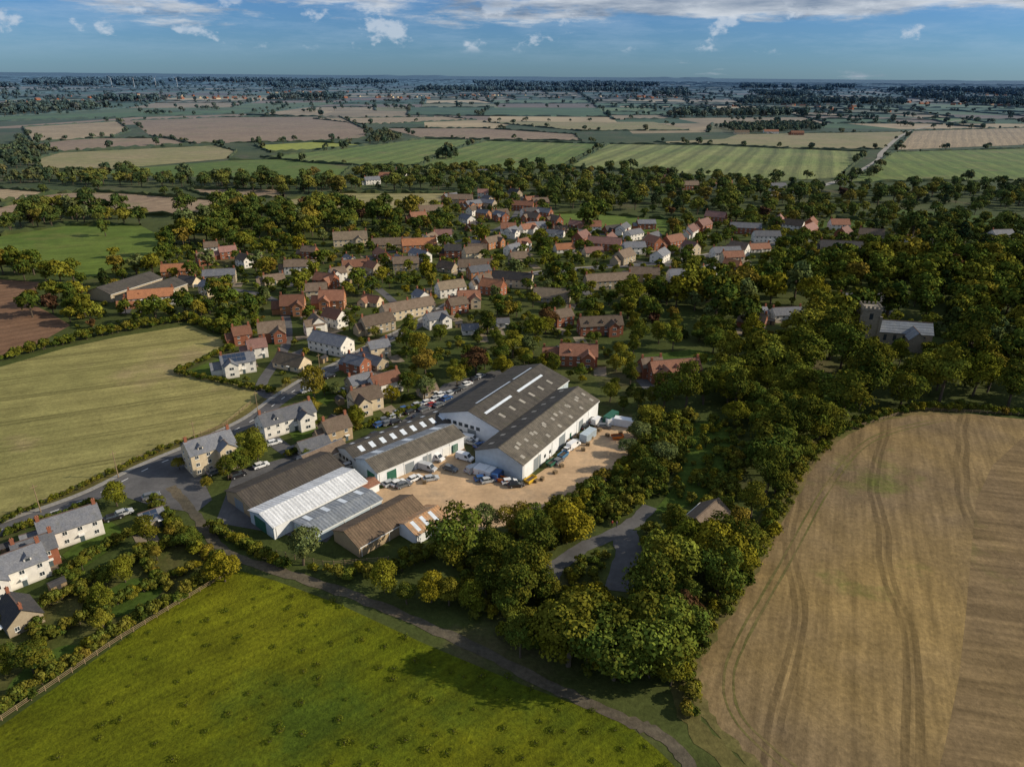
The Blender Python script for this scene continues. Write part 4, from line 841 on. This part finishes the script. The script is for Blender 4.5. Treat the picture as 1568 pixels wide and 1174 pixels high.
for px,py in[(40,160),(330,150),(440,143),(760,148),(1000,150),(1240,165),(1440,160),(600,150),(180,150),(1500,146)]:
    x0,y0=P(px,py)
    for _ in range(16):
        x=x0+random.gauss(0,110);y=y0+random.gauss(0,150)
        T=Matrix.Translation((x,y,0))@Matrix.Rotation(random.random()*3,4,'Z'); a_=MB();b_=MB(); gable_block(a_,b_,random.uniform(12,24),9,5.2,math.radians(40))
        vm.T=T; vm.add(a_.v,a_.f,random.choice([0,1,1])); vm.add(b_.v,b_.f,random.choice([2,3])); vm.T=None
vm.obj('distant_village',[WL['C'],WL['B'],RF['P'],RF['G']])
hgm,g=newmat('distant_hedge_foliage'); pos=g.n('ShaderNodeNewGeometry').outputs['Position']; c=g.mix(g.mr(g.noise(pos,.08,4),.35,.65,0,1),(.030,.050,.014),(.07,.078,.018)); finish(g,haze_tint(g,c),.95,.1)
hm.obj('distant_hedgerows',[hgm])
for (x,y,w,h,dep) in [(-3000,22000,6000,90,3000),(5200,24000,5000,100,3000),(-16000,30000,14000,70,4000),(17000,28000,12000,80,4000),(3000,34000,20000,70,4000)]:
    mb=MB(); n=40
    for j,yy in enumerate((-.5,-.2,0,.5)):
        for i in range(n+1):
            t=i/n; hh=h*(math.sin(math.pi*t)**.8)*(0,.75,1,0)[j]*(1+.12*math.sin(t*23)+.08*math.sin(t*51)); mb.v.append((x+(t-.5)*w,y+yy*dep,hh))
    for j in range(3):
        for i in range(n): a=j*(n+1)+i; mb.f.append((a,a+1,a+n+2,a+n+1)); mb.m.append(0)
    mb.obj('distant_hills',[hgm])
turb_m=simple('turbine_grey_paint',(.45,.48,.52),.6)
for px,py in[(172,134),(206,134),(239,134),(272,133)]:
    x,y=P(px,py); mb=MB(); mb.cone((0,0,0),(0,0,60),1.6,.9,0,10); mb.box(-1.3,1.3,-4,2.5,59,61.5,0); ph=random.random()
    for k in range(3):
        t=ph+k*2.094; mb.cone((0,-4.2,60.5),(24*math.cos(t),-4.2,60.5+24*math.sin(t)),1.0,.3,0,6)
    mb.obj('wind_turbine',[turb_m],None,(x,y,0))
pts=grid(meadow,3.4)
for x,y in pts:
    if 50<y<230 and abs(x)<140 and random.random()<.6: inst('meadow_tussocks',TUSS,x,y,random.uniform(.2,.75),-.08)
flush()
# ------------------------------------------------------------------ sky
W=bpy.data.worlds.new("World"); scene.world=W; W.use_nodes=True; nt=W.node_tree; nt.nodes.clear(); g=G(nt)
sky=g.n('ShaderNodeTexSky',None,sky_type='NISHITA'); sky.sun_disc=False; sky.sun_elevation=SEL; sky.sun_rotation=SAZ; sky.air_density=1.0; sky.dust_density=.3; sky.ozone_density=3; sky.altitude=100
d=g.n('ShaderNodeTexCoord').outputs['Generated']; s=g.sep(d); z=g.m('MAXIMUM',s[2],0.0)
az=g.m('ARCTAN2',s[0],s[1])
pv=g.n('ShaderNodeCombineXYZ',{0:g.m('MULTIPLY',az,3.2),1:g.m('MULTIPLY',z,17.0),2:1.7}).outputs[0]
n1=g.noise(pv,1.6,9,.64)
bias=g.m('ADD',g.mr(z,.045,.095,-.16,.10),g.m('MULTIPLY',g.mr(az,-.25,.40,-.04,.16),g.mr(z,.05,.085,0,1)))
cv=g.m('ADD',n1,bias)
hi=g.mr(cv,.46,.60,0,1,True)
n2v=g.n('ShaderNodeCombineXYZ',{0:az,1:g.m('MULTIPLY',z,1.5),2:.62}).outputs[0]
n2=g.noise(n2v,19,8,.6); band=g.m('MULTIPLY',g.mr(z,.024,.036,0,1,True),g.mr(z,.07,.09,1,0,True))
lo=g.mr(n2,.56,.66,0,1,True); lo=g.m('MULTIPLY',lo,band)
pv2=g.n('ShaderNodeCombineXYZ',{0:g.m('MULTIPLY',az,3.2),1:g.m('MULTIPLY',z,20.0),2:6.0}).outputs[0]
shade=g.m('MULTIPLY',g.mr(g.noise(pv2,3.0,8,.62),.36,.64,0,1),g.mr(cv,.50,.75,1,.45))
ccol=g.mix(shade,(2.5,3.3,4.5),(9.2,9.6,10.0))
base=g.mix(1.0,sky.outputs[0],(.38,.67,1.16),'MULTIPLY')
wisp=g.m('MULTIPLY',g.mr(g.noise(pv2,1.5,8,.7),.45,.75,0,.30),g.mr(z,.01,.04,0,1))
col=g.mix(wisp,base,(6.4,7.9,9.6))
col=g.mix(g.m('MULTIPLY',hi,.9),col,ccol); col=g.mix(g.m('MULTIPLY',lo,.6),col,(8.0,8.7,9.6))
bg=g.n('ShaderNodeBackground',{0:col,1:.080}); g.n('ShaderNodeOutputWorld',{0:bg.outputs[0]})
